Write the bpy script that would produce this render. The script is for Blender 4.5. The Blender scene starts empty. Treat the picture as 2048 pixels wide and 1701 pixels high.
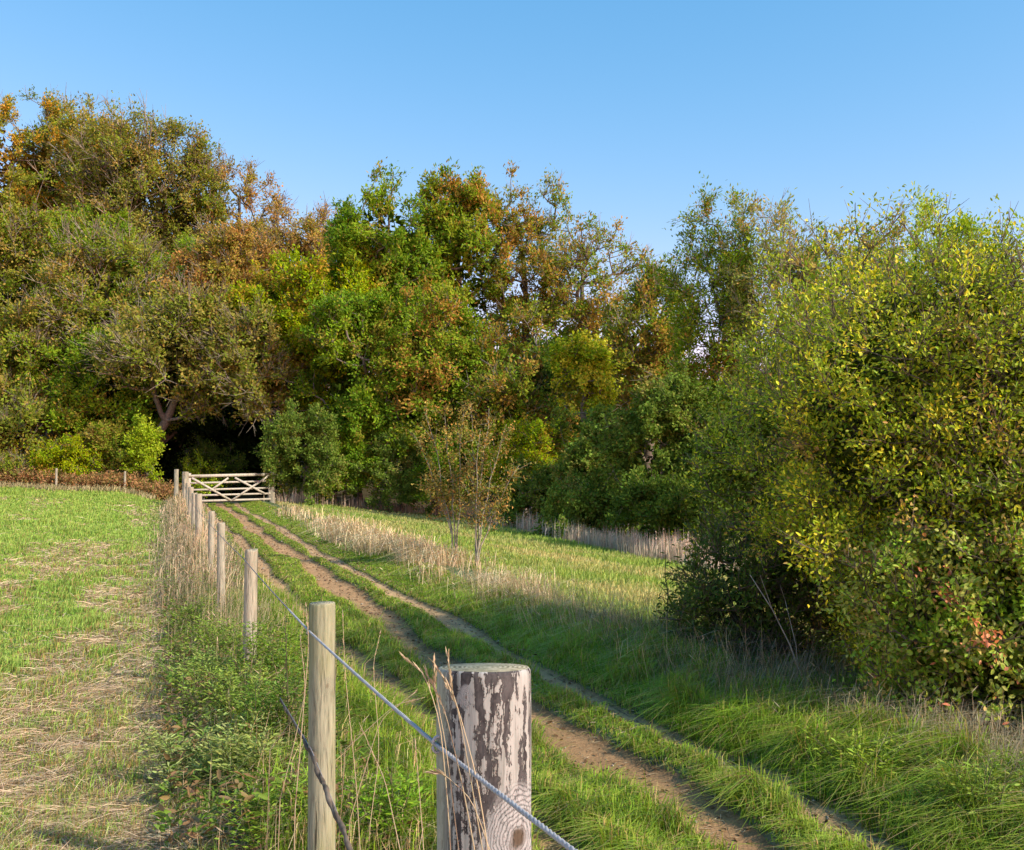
import bpy, math, numpy as np
from math import radians as R
RNG = np.random.default_rng(7)
C = bpy.context.scene.collection
scene = bpy.context.scene

# ------------------------------------------------------------------ camera
F, CX, CY, HZ, EYE = 2000.0, 1024.0, 850.5, 933.0, 1.70
PITCH = math.atan((HZ - CY) / F)
cam = bpy.data.cameras.new('camera'); camo = bpy.data.objects.new('camera', cam); C.objects.link(camo)
cam.lens = 36 * F / 2048; cam.sensor_width = 36; cam.clip_start = .05; cam.clip_end = 3000
camo.location = (0, 0, EYE); camo.rotation_euler = (R(90) + PITCH, 0, 0)
scene.camera = camo

def at(x, y, Y):
    """world point seen at photo pixel x,y at depth Y"""
    rx = (x - CX) / F; up = -(y - CY) / F
    fy = math.cos(PITCH) - up * math.sin(PITCH); fz = math.sin(PITCH) + up * math.cos(PITCH)
    return np.array([rx / fy * Y, Y, EYE + fz / fy * Y])

# ------------------------------------------------------------------ world + sun
SUN_EL, SUN_AZ = 35.0, 61.0            # azimuth measured from behind the camera (-Y) towards +X
sd = np.array([math.sin(R(SUN_AZ)) * math.cos(R(SUN_EL)), -math.cos(R(SUN_AZ)) * math.cos(R(SUN_EL)), math.sin(R(SUN_EL))])
w = bpy.data.worlds.new('World'); scene.world = w; w.use_nodes = True
nt = w.node_tree; bg = nt.nodes['Background']
sky = nt.nodes.new('ShaderNodeTexSky'); sky.sky_type = 'NISHITA'; sky.sun_disc = False
sky.sun_elevation = R(SUN_EL); sky.sun_rotation = math.atan2(sd[0], sd[1])
sky.air_density = 1.0; sky.dust_density = .35; sky.ozone_density = 2.2; sky.altitude = 100
hs = nt.nodes.new('ShaderNodeHueSaturation'); hs.inputs['Saturation'].default_value = 1.12; hs.inputs['Value'].default_value = 1.75
nt.links.new(sky.outputs[0], hs.inputs['Color']); 
sepc = nt.nodes.new('ShaderNodeSeparateColor'); comb = nt.nodes.new('ShaderNodeCombineColor'); nt.links.new(hs.outputs[0], sepc.inputs[0])
for i_, (ref_, pw_, out_) in enumerate(((.305, 1.45, .36), (.61, .76, .685), (1.0, .62, 1.06))):   # sky colour grade: flatter gradient towards the zenith
    a_ = nt.nodes.new('ShaderNodeMath'); a_.operation = 'MULTIPLY'; a_.inputs[1].default_value = .125 / ref_
    b_ = nt.nodes.new('ShaderNodeMath'); b_.operation = 'POWER'; b_.inputs[1].default_value = pw_
    c_ = nt.nodes.new('ShaderNodeMath'); c_.operation = 'MULTIPLY'; c_.inputs[1].default_value = out_ / .125
    nt.links.new(sepc.outputs[i_], a_.inputs[0]); nt.links.new(a_.outputs[0], b_.inputs[0]); nt.links.new(b_.outputs[0], c_.inputs[0]); nt.links.new(c_.outputs[0], comb.inputs[i_])
nt.links.new(comb.outputs[0], bg.inputs['Color'])
bg.inputs['Strength'].default_value = .125
sl = bpy.data.lights.new('sun', 'SUN'); so = bpy.data.objects.new('sun', sl); C.objects.link(so)
sl.energy = 5.0; sl.angle = R(.53); sl.color = (1, .94, .84)
from mathutils import Vector
so.rotation_euler = Vector(sd).to_track_quat('Z', 'Y').to_euler(); so.location = (20, -20, 30)
scene.view_settings.view_transform = 'Standard'; scene.view_settings.look = 'None'; scene.view_settings.exposure = 0
scene.cycles.max_bounces = 4; scene.cycles.diffuse_bounces = 1; scene.cycles.glossy_bounces = 2
scene.cycles.transmission_bounces = 2; scene.cycles.transparent_max_bounces = 4

# ------------------------------------------------------------------ helpers
def nz(p, scale, seed=0):
    """smooth pseudo noise 0..1 of points (N,2/3)"""
    p = np.asarray(p, float) * scale
    r = np.random.default_rng(seed + 1000); out = np.zeros(p.shape[0]); tot = 0
    for o in range(6):
        k = r.normal(size=p.shape[1]); k = k / np.linalg.norm(k) * (1.6 ** (o * .7)) * r.uniform(2.2, 3.4)
        k2 = r.normal(size=p.shape[1]); k2 = k2 / np.linalg.norm(k2) * 1.7
        a = .75 ** o
        out += a * np.sin(p @ k + r.uniform(0, 6.28) + 1.3 * np.sin(p @ k2 + r.uniform(0, 6.28))); tot += a
    return np.clip(.5 + .85 * out / tot, 0, 1)

def vnoise(p, scale, seed=0):
    """2-D value noise 0..1"""
    p = np.asarray(p, float)[:, :2] * scale + 1000
    i = np.floor(p).astype(np.int64); f = p - i; f = f * f * (3 - 2 * f)
    def h(a, b):
        n = (a * 374761393 + b * 668265263 + seed * 1274126177) & 0xffffffff
        n = ((n ^ (n >> 13)) * 1274126177) & 0xffffffff
        return ((n ^ (n >> 16)) & 0xffff) / 65535.0
    a = h(i[:, 0], i[:, 1]); b = h(i[:, 0] + 1, i[:, 1]); c = h(i[:, 0], i[:, 1] + 1); d = h(i[:, 0] + 1, i[:, 1] + 1)
    return (a * (1 - f[:, 0]) + b * f[:, 0]) * (1 - f[:, 1]) + (c * (1 - f[:, 0]) + d * f[:, 0]) * f[:, 1]

def fbm(p, scale, seed=0, n=4):
    t = 0; o = 0
    for k in range(n):
        o = o + vnoise(p, scale * 2 ** k, seed + k) * .5 ** k; t += .5 ** k
    return o / t

def sstep(a, b, x):
    t = np.clip((x - a) / (b - a), 0, 1); return t * t * (3 - 2 * t)

def unit(v):
    return v / np.maximum(np.linalg.norm(v, axis=-1, keepdims=True), 1e-9)

def link(name, mesh, parent=None):
    o = bpy.data.objects.new(name, mesh); C.objects.link(o)
    if parent is not None: o.parent = parent
    return o

def tag(o, label=None, cat=None, group=None, kind=None):
    if label: o['label'] = label
    if cat: o['category'] = cat
    if group: o['group'] = group
    if kind: o['kind'] = kind
    return o

def empty(name, loc):
    o = bpy.data.objects.new(name, None); C.objects.link(o); o.location = tuple(float(a) for a in loc); o.empty_display_size = .2
    return o

def raw_mesh(name, verts, faces_idx, sizes, cols, mat, parent=None, smooth=False):
    """verts (V,3) in WORLD coords; parent offset removed"""
    verts = np.asarray(verts, np.float32)
    if parent is not None: verts = verts - np.array(parent.location, np.float32)
    me = bpy.data.meshes.new(name)
    me.vertices.add(len(verts)); me.vertices.foreach_set('co', verts.ravel())
    fi = np.asarray(faces_idx, np.int32).ravel(); sizes = np.asarray(sizes, np.int32)
    me.loops.add(len(fi)); me.loops.foreach_set('vertex_index', fi)
    me.polygons.add(len(sizes)); st = np.concatenate([[0], np.cumsum(sizes)[:-1]]).astype(np.int32)
    me.polygons.foreach_set('loop_start', st)
    if smooth: me.polygons.foreach_set('use_smooth', np.ones(len(sizes), bool))
    if cols is not None:
        ca = me.color_attributes.new('Col', 'FLOAT_COLOR', 'POINT')
        c4 = np.ones((len(verts), 4), np.float32); c4[:, :3] = cols
        ca.data.foreach_set('color', c4.ravel())
    me.materials.append(mat); me.update(calc_edges=True)
    return link(name, me, parent)

def inst(V, tmpl, cols):
    """V (N,k,3), template faces; returns flat arrays"""
    N, k = V.shape[:2]
    off = (np.arange(N) * k)[:, None]
    row = np.concatenate([np.array(f) for f in tmpl]); sz = [len(f) for f in tmpl]
    fi = (off + row[None, :]).ravel(); sizes = np.tile(sz, N)
    if cols.ndim == 2: cols = np.repeat(cols[:, None, :], k, 1)
    return V.reshape(-1, 3), fi, sizes, cols.reshape(-1, 3)

def join(parts):
    vs, fs, ss, cs = [], [], [], []; o = 0
    for v, f, s, c in parts:
        vs.append(v); fs.append(f + o); ss.append(s); cs.append(c); o += len(v)
    return np.concatenate(vs), np.concatenate(fs), np.concatenate(ss), np.concatenate(cs)

def blades(base, h, azi, lean, width, col, tipcol=None, bend=.6):
    """grass blades: base (N,3), height, azimuth, lean 0..1+, width, colours"""
    N = len(base)
    d = np.stack([np.cos(azi), np.sin(azi), np.zeros(N)], 1); s = np.stack([-np.sin(azi + .9), np.cos(azi + .9), np.zeros(N)], 1)
    up = np.array([0, 0, 1.0])
    l1 = lean * (1 - bend); 
    m = base + (d * l1[:, None] * .5 + up * .58) * h[:, None]
    t = base + (d * (lean * 1.05)[:, None] + up * np.maximum(1 - .55 * lean, .05)[:, None]) * h[:, None]
    wv = s * width[:, None] * .5
    V = np.stack([base - wv, base + wv, m - wv * .8, m + wv * .8, t], 1)
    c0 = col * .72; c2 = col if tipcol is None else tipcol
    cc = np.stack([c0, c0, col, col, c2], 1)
    return inst(V, [(0, 1, 3, 2), (2, 3, 4)], cc)

def leaves(cen, ax, nrm, L, W, col, hexa=False, fold=.25):
    ax = unit(ax); side = unit(np.cross(nrm, ax)); n = np.cross(ax, side)
    L = L[:, None]; W = W[:, None] * .5
    if hexa:
        V = np.stack([cen, cen + ax * L * .3 + side * W * .9 + n * W * fold, cen + ax * L * .68 + side * W * .75 + n * W * fold,
                      cen + ax * L - n * L * .08, cen + ax * L * .68 - side * W * .75 + n * W * fold, cen + ax * L * .3 - side * W * .9 + n * W * fold], 1)
        return inst(V, [(0, 5, 4, 3), (0, 3, 2, 1)], col)
    V = np.stack([cen, cen + ax * L * .45 + side * W, cen + ax * L, cen + ax * L * .45 - side * W], 1)
    return inst(V, [(0, 3, 2, 1)], col)

def segs(P0, P1, R0, R1, col, k=4):
    P0 = np.asarray(P0, float); P1 = np.asarray(P1, float); R0 = np.asarray(R0, float); R1 = np.asarray(R1, float)
    d = unit(P1 - P0); ref = np.where(np.abs(d[:, 2:3]) > .9, np.array([[1., 0, 0]]), np.array([[0, 0, 1.]]))
    a = unit(np.cross(d, ref)); b = np.cross(d, a)
    vs = []
    for (P, Q) in ((P0, R0), (P1, R1)):
        for j in range(k):
            t = 2 * math.pi * j / k
            vs.append(P + (a * math.cos(t) + b * math.sin(t)) * Q[:, None])
    V = np.stack(vs, 1)
    col = np.asarray(col, float)
    if col.ndim == 1: col = np.tile(col, (len(P0), 1))
    return inst(V, [(j, (j + 1) % k, k + (j + 1) % k, k + j) for j in range(k)], col)

def tube(path, rad, col, k=8, cap=True):
    """continuous tube along a polyline (world coords)"""
    path = np.asarray(path, float); n = len(path); rad = np.broadcast_to(rad, n)
    tg = unit(np.gradient(path, axis=0)); ref = np.array([0, 0, 1.]) if abs(tg[0][2]) < .9 else np.array([1., 0, 0])
    a = unit(np.cross(tg, ref)); b = np.cross(tg, a)
    th = np.arange(k) * 2 * math.pi / k
    V = path[:, None, :] + (a[:, None, :] * np.cos(th)[None, :, None] + b[:, None, :] * np.sin(th)[None, :, None]) * rad[:, None, None]
    f = []; 
    for i in range(n - 1):
        for j in range(k): f += [i * k + j, i * k + (j + 1) % k, (i + 1) * k + (j + 1) % k, (i + 1) * k + j]
    sz = [4] * ((n - 1) * k)
    if cap:
        f += list(range(k))[::-1]; sz.append(k); f += [(n - 1) * k + j for j in range(k)]; sz.append(k)
    cols = np.tile(np.asarray(col, float), (n * k, 1)) if np.ndim(col) == 1 else np.repeat(col, k, 0)
    return V.reshape(-1, 3), np.array(f), np.array(sz), cols

# ------------------------------------------------------------------ materials
def new_mat(name):
    m = bpy.data.materials.new(name); m.use_nodes = True; t = m.node_tree
    return m, t, t.nodes['Principled BSDF'], t.nodes['Material Output']

def foliage_mat(name, trans=.3, rough=.55, spec=.3, tint=(1.15, 1.25, .6), sat_=1.0, val=1.0):
    m, t, p, out = new_mat(name)
    a0 = t.nodes.new('ShaderNodeVertexColor'); a0.layer_name = 'Col'
    a = t.nodes.new('ShaderNodeHueSaturation'); a.inputs['Saturation'].default_value = sat_; a.inputs['Value'].default_value = val; t.links.new(a0.outputs[0], a.inputs['Color'])
    t.links.new(a.outputs[0], p.inputs['Base Color']); p.inputs['Roughness'].default_value = rough
    p.inputs['Specular IOR Level'].default_value = spec
    tr = t.nodes.new('ShaderNodeBsdfTranslucent')
    mu = t.nodes.new('ShaderNodeMix'); mu.data_type = 'RGBA'; mu.blend_type = 'MULTIPLY'; mu.inputs[0].default_value = 1
    t.links.new(a.outputs[0], mu.inputs[6]); mu.inputs[7].default_value = (*tint, 1)
    t.links.new(mu.outputs[2], tr.inputs['Color'])
    mx = t.nodes.new('ShaderNodeMixShader'); mx.inputs[0].default_value = trans
    t.links.new(p.outputs[0], mx.inputs[1]); t.links.new(tr.outputs[0], mx.inputs[2]); t.links.new(mx.outputs[0], out.inputs['Surface'])
    return m
M_leaf = foliage_mat('tree_leaf', .35, .7, .08)
M_near = foliage_mat('shrub_leaf', .3, .5, .22)
M_grass = foliage_mat('grass_blade', .34, .6, .12, (1.15, 1.2, .6), 1.14, 1.12)
M_straw = foliage_mat('straw', .2, .6, .25, (1.1, 1.0, .7))

def vc_mat(name, rough=.9, spec=.1, nscale=40, namt=.5, bump=.3):
    m, t, p, out = new_mat(name)
    a = t.nodes.new('ShaderNodeVertexColor'); a.layer_name = 'Col'
    tc = t.nodes.new('ShaderNodeTexCoord'); n = t.nodes.new('ShaderNodeTexNoise'); n.inputs['Scale'].default_value = nscale; n.inputs['Detail'].default_value = 8
    t.links.new(tc.outputs['Object'], n.inputs['Vector'])
    mr = t.nodes.new('ShaderNodeMapRange'); mr.inputs[1].default_value = .3; mr.inputs[2].default_value = .7; mr.inputs[3].default_value = 1 - namt; mr.inputs[4].default_value = 1 + namt
    t.links.new(n.outputs[0], mr.inputs[0])
    mu = t.nodes.new('ShaderNodeMix'); mu.data_type = 'RGBA'; mu.blend_type = 'MULTIPLY'; mu.inputs[0].default_value = 1
    t.links.new(a.outputs[0], mu.inputs[6]); t.links.new(mr.outputs[0], mu.inputs[7]); t.links.new(mu.outputs[2], p.inputs['Base Color'])
    p.inputs['Roughness'].default_value = rough; p.inputs['Specular IOR Level'].default_value = spec
    b = t.nodes.new('ShaderNodeBump'); b.inputs['Strength'].default_value = bump; b.inputs['Distance'].default_value = .02
    t.links.new(n.outputs[0], b.inputs['Height']); t.links.new(b.outputs[0], p.inputs['Normal'])
    return m
M_ground = vc_mat('ground_soil', .95, .05, 22, .5, .6)
M_track = vc_mat('track_earth', .95, .05, 55, .22, .5)
M_bark = vc_mat('bark', .9, .1, 12, .35, .4)
M_rope = vc_mat('galvanised_rope', .6, .25, 200, .15, .1)
M_stone = vc_mat('flint_stone', .8, .2, 60, .2, .2)

# ------------------------------------------------------------------ terrain
def fence_x(Y): return -.051 - .345 * (Y - 1.9)
RUTS = ((1.05, .145, .05), (1.85, .24, .07), (2.48, .15, .045))
def rut_c(k, Y):
    s0 = RUTS[k][0]
    return s0 + [.06, .19, .2][k] * (1 - sstep(5, 9.5, np.asarray(Y, float))) + .06 * np.sin(Y * .35 + k * 2) + .03 * np.sin(Y * 1.1 + k)
def rut_w(k, Y):
    wv = (RUTS[k][1] * (1 - (.12 * (1 - sstep(6.5, 10, Y)) if k == 2 else 0))) * (1 + .18 * np.sin(Y * .9 + k * 1.7) + .12 * np.sin(Y * 2.3 + k))
    return wv
def rutmask(s, Y):
    m = np.zeros_like(s)
    for k in range(3):
        e = np.abs(s - rut_c(k, Y)) / rut_w(k, Y)
        m = np.maximum(m, 1 - sstep(.85, 1.25, e))
    return m * sstep(-6, -3, -np.abs(Y - 25) + 25 - 0) if False else m
def height(X, Y):
    X = np.asarray(X, float); Y = np.asarray(Y, float)
    s = X - fence_x(Y)
    z = .02 * np.sin(X * 1.3 + Y * .4) + .015 * np.sin(Y * 1.7 - X * .6)
    lf = sstep(.3, 3, -s)
    z = z + lf * (.36 * (np.clip(Y, 0, 60) / 47) ** 2 + .32 * (np.clip(Y, 0, 60) / 47) ** 2 * np.clip(-s / 8, 0, 1))
    z = z - .1 * np.clip(s - 4.6, 0, 12) * sstep(4.4, 5.4, s)
    z = z + .13 * np.exp(-((s - 3.7) / .55) ** 2)                      # bank beside the track
    z = z + .05 * sstep(-.6, -.1, s) * (1 - sstep(.5, .9, s))
    for k in range(3):
        e = np.abs(s - rut_c(k, Y)) / rut_w(k, Y)
        z = z - RUTS[k][2] * (1 - sstep(.7, 1.35, e)) * (1 - sstep(43, 46, Y))
    return z

def straw_mask(X, Y):
    """how dry / straw covered the left field is, 0..1"""
    s = X - fence_x(Y); P = np.stack([s, Y * .16], 1)
    a = .68 * fbm(P, 1.0, 3, 4) + .32 * fbm(np.stack([X, Y], 1), 2.2, 13, 3)
    band = np.exp(-((s + .82 + .012 * Y) / (.42 + .01 * Y)) ** 2)
    v = sstep(.455, .56, a + .17 * band * (1 - sstep(11, 18, Y)) - .02 * (s < -2.6) + .02 * (1 - sstep(5, 8, Y)) - .03 * sstep(7, 10, Y) - .035 * sstep(12, 20, Y) - .03 * sstep(25, 40, Y))
    return v * (s < -.2)
G1 = np.array([.39, .48, .15]); G2 = np.array([.27, .39, .10]); ST = np.array([.50, .37, .17]); DARK = np.array([.06, .07, .02])
GF = np.array([.32, .43, .12])

# ground grid in (s, Y)
sv = np.concatenate([-np.geomspace(420, 7, 26), np.arange(-6.6, -.9, .25), np.arange(-.9, 4.6, .05), np.arange(4.6, 20, .3), np.geomspace(20.5, 520, 24)])
yv = np.concatenate([np.linspace(-60, 0, 8), np.arange(.5, 4, .3), np.arange(4, 16, .12), np.arange(16, 60, .4), np.geomspace(61, 1200, 26)])
S_, Y_ = np.meshgrid(sv, yv, indexing='ij')
taper = np.clip(Y_, -60, 60)
X_ = S_ + fence_x(taper)
def ground_cols(X, Y):
    s = X - fence_x(Y); P = np.stack([X, Y], 1)
    stw = straw_mask(X, Y)[:, None]
    g = G1 * .6 + (G2 * .6 - G1 * .6) * fbm(P, .8, 9)[:, None]
    c = g * (1 - stw) + ST * .55 * stw
    far = sstep(12, 30, Y)[:, None] * (s < -.3)[:, None]
    c = c * (1 - far * .75) + (GF * (1 - stw * .5) + ST * .5 * stw * .5) * far * .75
    rf = sstep(4.6, 5.6, s)[:, None]                                   # right field
    fr = fbm(np.stack([s, Y * .7], 1), .5, 21, 4)[:, None]
    rfc = np.array([.17, .24, .05]) * (1 - sstep(.45, .7, fr)) + np.array([.30, .30, .10]) * sstep(.45, .7, fr)
    c = c * (1 - rf) + rfc * rf
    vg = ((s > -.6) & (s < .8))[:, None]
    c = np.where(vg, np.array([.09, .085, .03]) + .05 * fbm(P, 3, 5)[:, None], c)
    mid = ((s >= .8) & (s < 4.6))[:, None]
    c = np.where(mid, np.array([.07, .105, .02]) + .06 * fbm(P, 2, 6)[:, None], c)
    rm = rutmask(s, Y)[:, None] * (Y > 0)[:, None]
    c = c * (1 - rm) + np.array([.2, .125, .07]) * rm
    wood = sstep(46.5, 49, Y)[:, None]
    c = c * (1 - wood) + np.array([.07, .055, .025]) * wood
    return c
def grid_obj(name, X, Y, Z, cols, mat):
    a, b = X.shape; idx = np.arange(a * b).reshape(a, b)
    f = np.stack([idx[:-1, :-1], idx[1:, :-1], idx[1:, 1:], idx[:-1, 1:]], -1).reshape(-1, 4)
    return raw_mesh(name, np.stack([X.ravel(), Y.ravel(), Z.ravel()], 1), f.ravel(), np.full(len(f), 4), cols, mat, smooth=True)
Z_ = height(X_.ravel(), taper.ravel()).reshape(X_.shape) + 14 * sstep(60, 150, Y_) 
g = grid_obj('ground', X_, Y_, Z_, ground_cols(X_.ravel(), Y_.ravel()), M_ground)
tag(g, kind='structure')

# track: three earth ruts
parts = []
for k in range(3):
    yy = np.concatenate([np.arange(-3, 4, .3), np.arange(4, 20, .06), np.arange(20, 47, .25)])
    cw = np.linspace(-1, 1, 9)
    YY, CW = np.meshgrid(yy, cw, indexing='ij')
    edge = 1 + .22 * (fbm(np.stack([YY.ravel(), CW.ravel() * 3 + k * 9], 1), 3.0, 30 + k).reshape(YY.shape) - .5)
    SS = rut_c(k, YY) + rut_w(k, YY) * .98 * CW * edge
    XX = SS + fence_x(YY); ZZ = height(XX, YY) + .006
    P = np.stack([XX.ravel(), YY.ravel()], 1); n1 = fbm(P, 4, 40 + k)[:, None]; n2 = fbm(P, 18, 50 + k)[:, None]
    ba = np.array([[.42, .25, .12], [.37, .215, .10], [.43, .27, .13]])[k]
    c = ba * (.72 + .55 * n1) * (.8 + .4 * n2)
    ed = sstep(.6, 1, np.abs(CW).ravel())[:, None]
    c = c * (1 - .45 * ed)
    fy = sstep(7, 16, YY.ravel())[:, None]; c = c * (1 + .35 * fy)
    a, b = XX.shape; idx = np.arange(a * b).reshape(a, b)
    f = np.stack([idx[:-1, :-1], idx[:-1, 1:], idx[1:, 1:], idx[1:, :-1]], -1).reshape(-1)
    ZZ = ZZ + .012 * (n2.reshape(ZZ.shape) - .5)
    parts.append((np.stack([XX.ravel(), YY.ravel(), ZZ.ravel()], 1), f, np.full(len(f) // 4, 4), c))
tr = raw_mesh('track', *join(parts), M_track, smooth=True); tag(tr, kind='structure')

# stones and clods in the ruts
n = 1100
k = RNG.choice(3, n, p=[.25, .3, .45]); Yp = 4.2 + 40 * RNG.random(n) ** 1.6
sp_ = np.array([rut_c(a, b) for a, b in zip(k, Yp)]) + np.array([rut_w(a, b) for a, b in zip(k, Yp)]) * RNG.normal(0, .6, n)
Xp = sp_ + fence_x(Yp); Zp = height(Xp, Yp)
r_ = RNG.uniform(.004, .013, n) * (1 + Yp / 18)
octa = np.array([[1, 0, 0], [-.9, .1, 0], [0, 1, .1], [0, -1, 0], [0, 0, .75], [0, 0, -.6]], float)
ang = RNG.uniform(0, 6.28, n); ca, sa = np.cos(ang), np.sin(ang)
V = np.stack([octa[None, :, 0] * ca[:, None] - octa[None, :, 1] * sa[:, None], octa[None, :, 0] * sa[:, None] + octa[None, :, 1] * ca[:, None], np.broadcast_to(octa[:, 2], (n, 6))], -1)
V = V * r_[:, None, None] * RNG.uniform(.7, 1.3, (n, 6, 1)) + np.stack([Xp, Yp, Zp + r_ * .3 + .006], 1)[:, None, :]
tone = RNG.random(n)[:, None]
colst = np.where(tone > .7, np.array([.40, .33, .24]), np.array([.24, .155, .09])) * RNG.uniform(.7, 1.2, (n, 1))
st_ = raw_mesh('track_stones', *inst(V, [(0, 2, 4), (2, 1, 4), (1, 3, 4), (3, 0, 4), (2, 0, 5), (1, 2, 5), (3, 1, 5), (0, 3, 5)], colst), M_stone)
tag(st_, 'small pale stones and clods scattered along the earth ruts', 'stones', kind='stuff')

# dead leaves, twigs and straw bits lying on the track and verge
n = 9000; Yp = 4.1 + 24 * RNG.random(n) ** 1.5; Xp = fence_x(Yp) + RNG.uniform(.6, 3.0, n); az = RNG.uniform(0, 6.28, n)
on = rutmask(Xp - fence_x(Yp), Yp) > .3; big = RNG.random(n) < .3
pp = np.stack([Xp, Yp, height(Xp, Yp) + .012 + .03 * (~on) * RNG.random(n)], 1); cl = np.where(big[:, None], np.array([.24, .13, .06]), np.array([.58, .46, .28])) * RNG.uniform(.5, 1.3, (n, 1))
lv_ = leaves(pp, np.stack([np.cos(az), np.sin(az), RNG.normal(0, .15, n)], 1), unit(RNG.normal(size=(n, 3)) * .35 + np.array([0, 0, 1.])), np.where(big, .035, .07) * RNG.uniform(.5, 1.2, n), np.where(big, .02, .0035) * (1 + Yp / 20), cl, True)
tag(raw_mesh('leaf_litter', *lv_, M_track), 'dead leaves and straw bits littering the earth ruts', 'leaf litter', kind='stuff')

# ------------------------------------------------------------------ grass
def sample(n, y0, y1, pw=1.5, xl=-.62, xr=.62, smin=None, smax=None):
    """random ground points, density falling with distance"""
    u = RNG.random(n); a = 1 - pw + 1   # pdf of Y ~ Y^(1-pw)
    if abs(a) < 1e-6: Y = y0 * (y1 / y0) ** u
    else: Y = (y0 ** a + u * (y1 ** a - y0 ** a)) ** (1 / a)
    if smin is None:
        X = RNG.uniform(xl, xr, n) * Y
    else:
        X = fence_x(Y) + RNG.uniform(smin, smax, n)
        ok = (np.abs(X) < .66 * Y + .3); X, Y = X[ok], Y[ok]
    return X, Y
def jit(c, n, a=.25, h=.08):
    c = np.broadcast_to(c, (n, 3)) * (1 + RNG.uniform(-a, a, (n, 1))) * (1 + RNG.uniform(-h, h, (n, 3)))
    return np.clip(c, 0, 1)
def wid(Y, w0=.0045, f=.00075): return np.maximum(w0, f * Y)

# left field, short green sward
X, Y = sample(430000, 4.1, 46, 1.9, -.62, 0)
s = X - fence_x(Y); ok = (s < -.35); X, Y, s = X[ok], Y[ok], s[ok]
stw = straw_mask(X, Y); keep = RNG.random(len(X)) > stw * .6; X, Y, s, stw = X[keep], Y[keep], s[keep], stw[keep]
n = len(X); tuft = fbm(np.stack([X, Y], 1), 2.6, 77)
h = (.035 + .10 * tuft ** 2 * 1.3) * RNG.uniform(.5, 1.3, n) * (1 + Y / 45)
mixg = fbm(np.stack([X, Y], 1), .9, 71)[:, None]
col = jit(G1 * 1.1 * (1 - mixg) + np.array([.26, .39, .09]) * mixg, n, .35, .1)
dry = RNG.random(n)[:, None] < (.16 + .25 * stw[:, None]); col = np.where(dry, jit(ST * .9, n), col)
fr_ = sstep(10, 30, Y)[:, None]; col = col * (1 - fr_ * .5) + GF * 1.15 * fr_ * .5 * RNG.uniform(.8, 1.2, (n, 1))
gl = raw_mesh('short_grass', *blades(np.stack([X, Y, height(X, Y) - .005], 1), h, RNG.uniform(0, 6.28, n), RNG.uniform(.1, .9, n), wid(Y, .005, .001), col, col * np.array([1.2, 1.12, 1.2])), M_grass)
tag(gl, 'bright green short grass of the mown field left of the fence', 'grass', kind='stuff')

# straw / hay lying on the left field
X, Y = sample(260000, 4.1, 40, 1.9, -.62, 0)
s = X - fence_x(Y); stw = straw_mask(X, Y); ok = (s < -.3) & (RNG.random(len(X)) < stw ** 1.2 + .05); X, Y = X[ok], Y[ok]; n = len(X)
Ln = RNG.uniform(.05, .22, n) * (1 + Y / 80); az = RNG.normal(0, .9, n) + fbm(np.stack([X, Y], 1), 1.6, 91) * 22
dr = np.stack([np.cos(az), np.sin(az), RNG.normal(.04, .12, n)], 1)
b0 = np.stack([X, Y, height(X, Y) + RNG.uniform(.004, .035, n) * (.4 + fbm(np.stack([X, Y], 1), 2, 93))], 1)
wv = wid(Y, .0026, .00055)
sidev = unit(np.cross(dr, RNG.normal(size=(n, 3)))) * wv[:, None] * .5
bow = np.array([0, 0, 1.]) * (RNG.uniform(0, .08, n) * Ln)[:, None]
V = np.stack([b0 - sidev, b0 + sidev, b0 + dr * Ln[:, None] * .5 + bow + sidev, b0 + dr * Ln[:, None] * .5 + bow - sidev, b0 + dr * Ln[:, None]], 1)
col = jit(np.array([.72, .54, .32]), n, .4, .06); brn = RNG.random(n)[:, None] < .2; col = np.where(brn, jit(np.array([.34, .21, .1]), n), col)
o = raw_mesh('cut_hay', *inst(V, [(0, 1, 2, 3), (3, 2, 4)], col), M_straw)
tag(o, 'pale cut hay lying in swaths over the left field', 'hay', kind='stuff')

# right field sward
X, Y = sample(110000, 9, 50, 1.4, -.3, .3)
s = X - fence_x(Y); ok = (s > 4.3) & (Y < 52); X, Y, s = X[ok], Y[ok], s[ok]; n = len(X)
fr = fbm(np.stack([s, Y * .7], 1), .5, 21, 4)[:, None]
col = jit(np.array([.34, .42, .12]) * (1 - sstep(.4, .7, fr)) + np.array([.54, .48, .22]) * sstep(.4, .7, fr), n, .25)
o = raw_mesh('pasture_grass', *blades(np.stack([X, Y, height(X, Y) - .005], 1), RNG.uniform(.05, .13, n) * (1 + Y / 60), RNG.uniform(0, 6.28, n), RNG.uniform(.1, .7, n), wid(Y, .006, .0011), col), M_grass)
tag(o, 'short yellowish green grass of the sloping field right of the track', 'grass', kind='stuff')

# track grass: strips between and beside the ruts
X, Y = sample(420000, 3.9, 46, 1.75, smin=.55, smax=3.6)
s = X - fence_x(Y); rm = rutmask(s, Y)
ok = RNG.random(len(X)) > rm * 1.02 * np.where(s > 2.1, .985, 1.0); X, Y, s, rm = X[ok], Y[ok], s[ok], rm[ok]; n = len(X)
P = np.stack([X, Y], 1); tf = fbm(P, 2.2, 101); tf2 = vnoise(P, 7, 104)
edge = np.zeros(n); pull = np.zeros(n)
for kk in range(3):
    e = (s - rut_c(kk, Y)) / (rut_w(kk, Y) * 1.1); q = np.exp(-((np.abs(e) - 1.25) / .6) ** 2); edge = np.maximum(edge, q); pull -= np.sign(e) * q
farv = 1 - .45 * sstep(8, 22, Y)
tu = vnoise(P, 4.2, 108); h = (.04 + .085 * tf * tf2 * 1.6 + .10 * sstep(.35, .75, tu) * (1 - sstep(9, 16, Y)) + .02 * edge) * RNG.uniform(.5, 1.4, n) * farv
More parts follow.
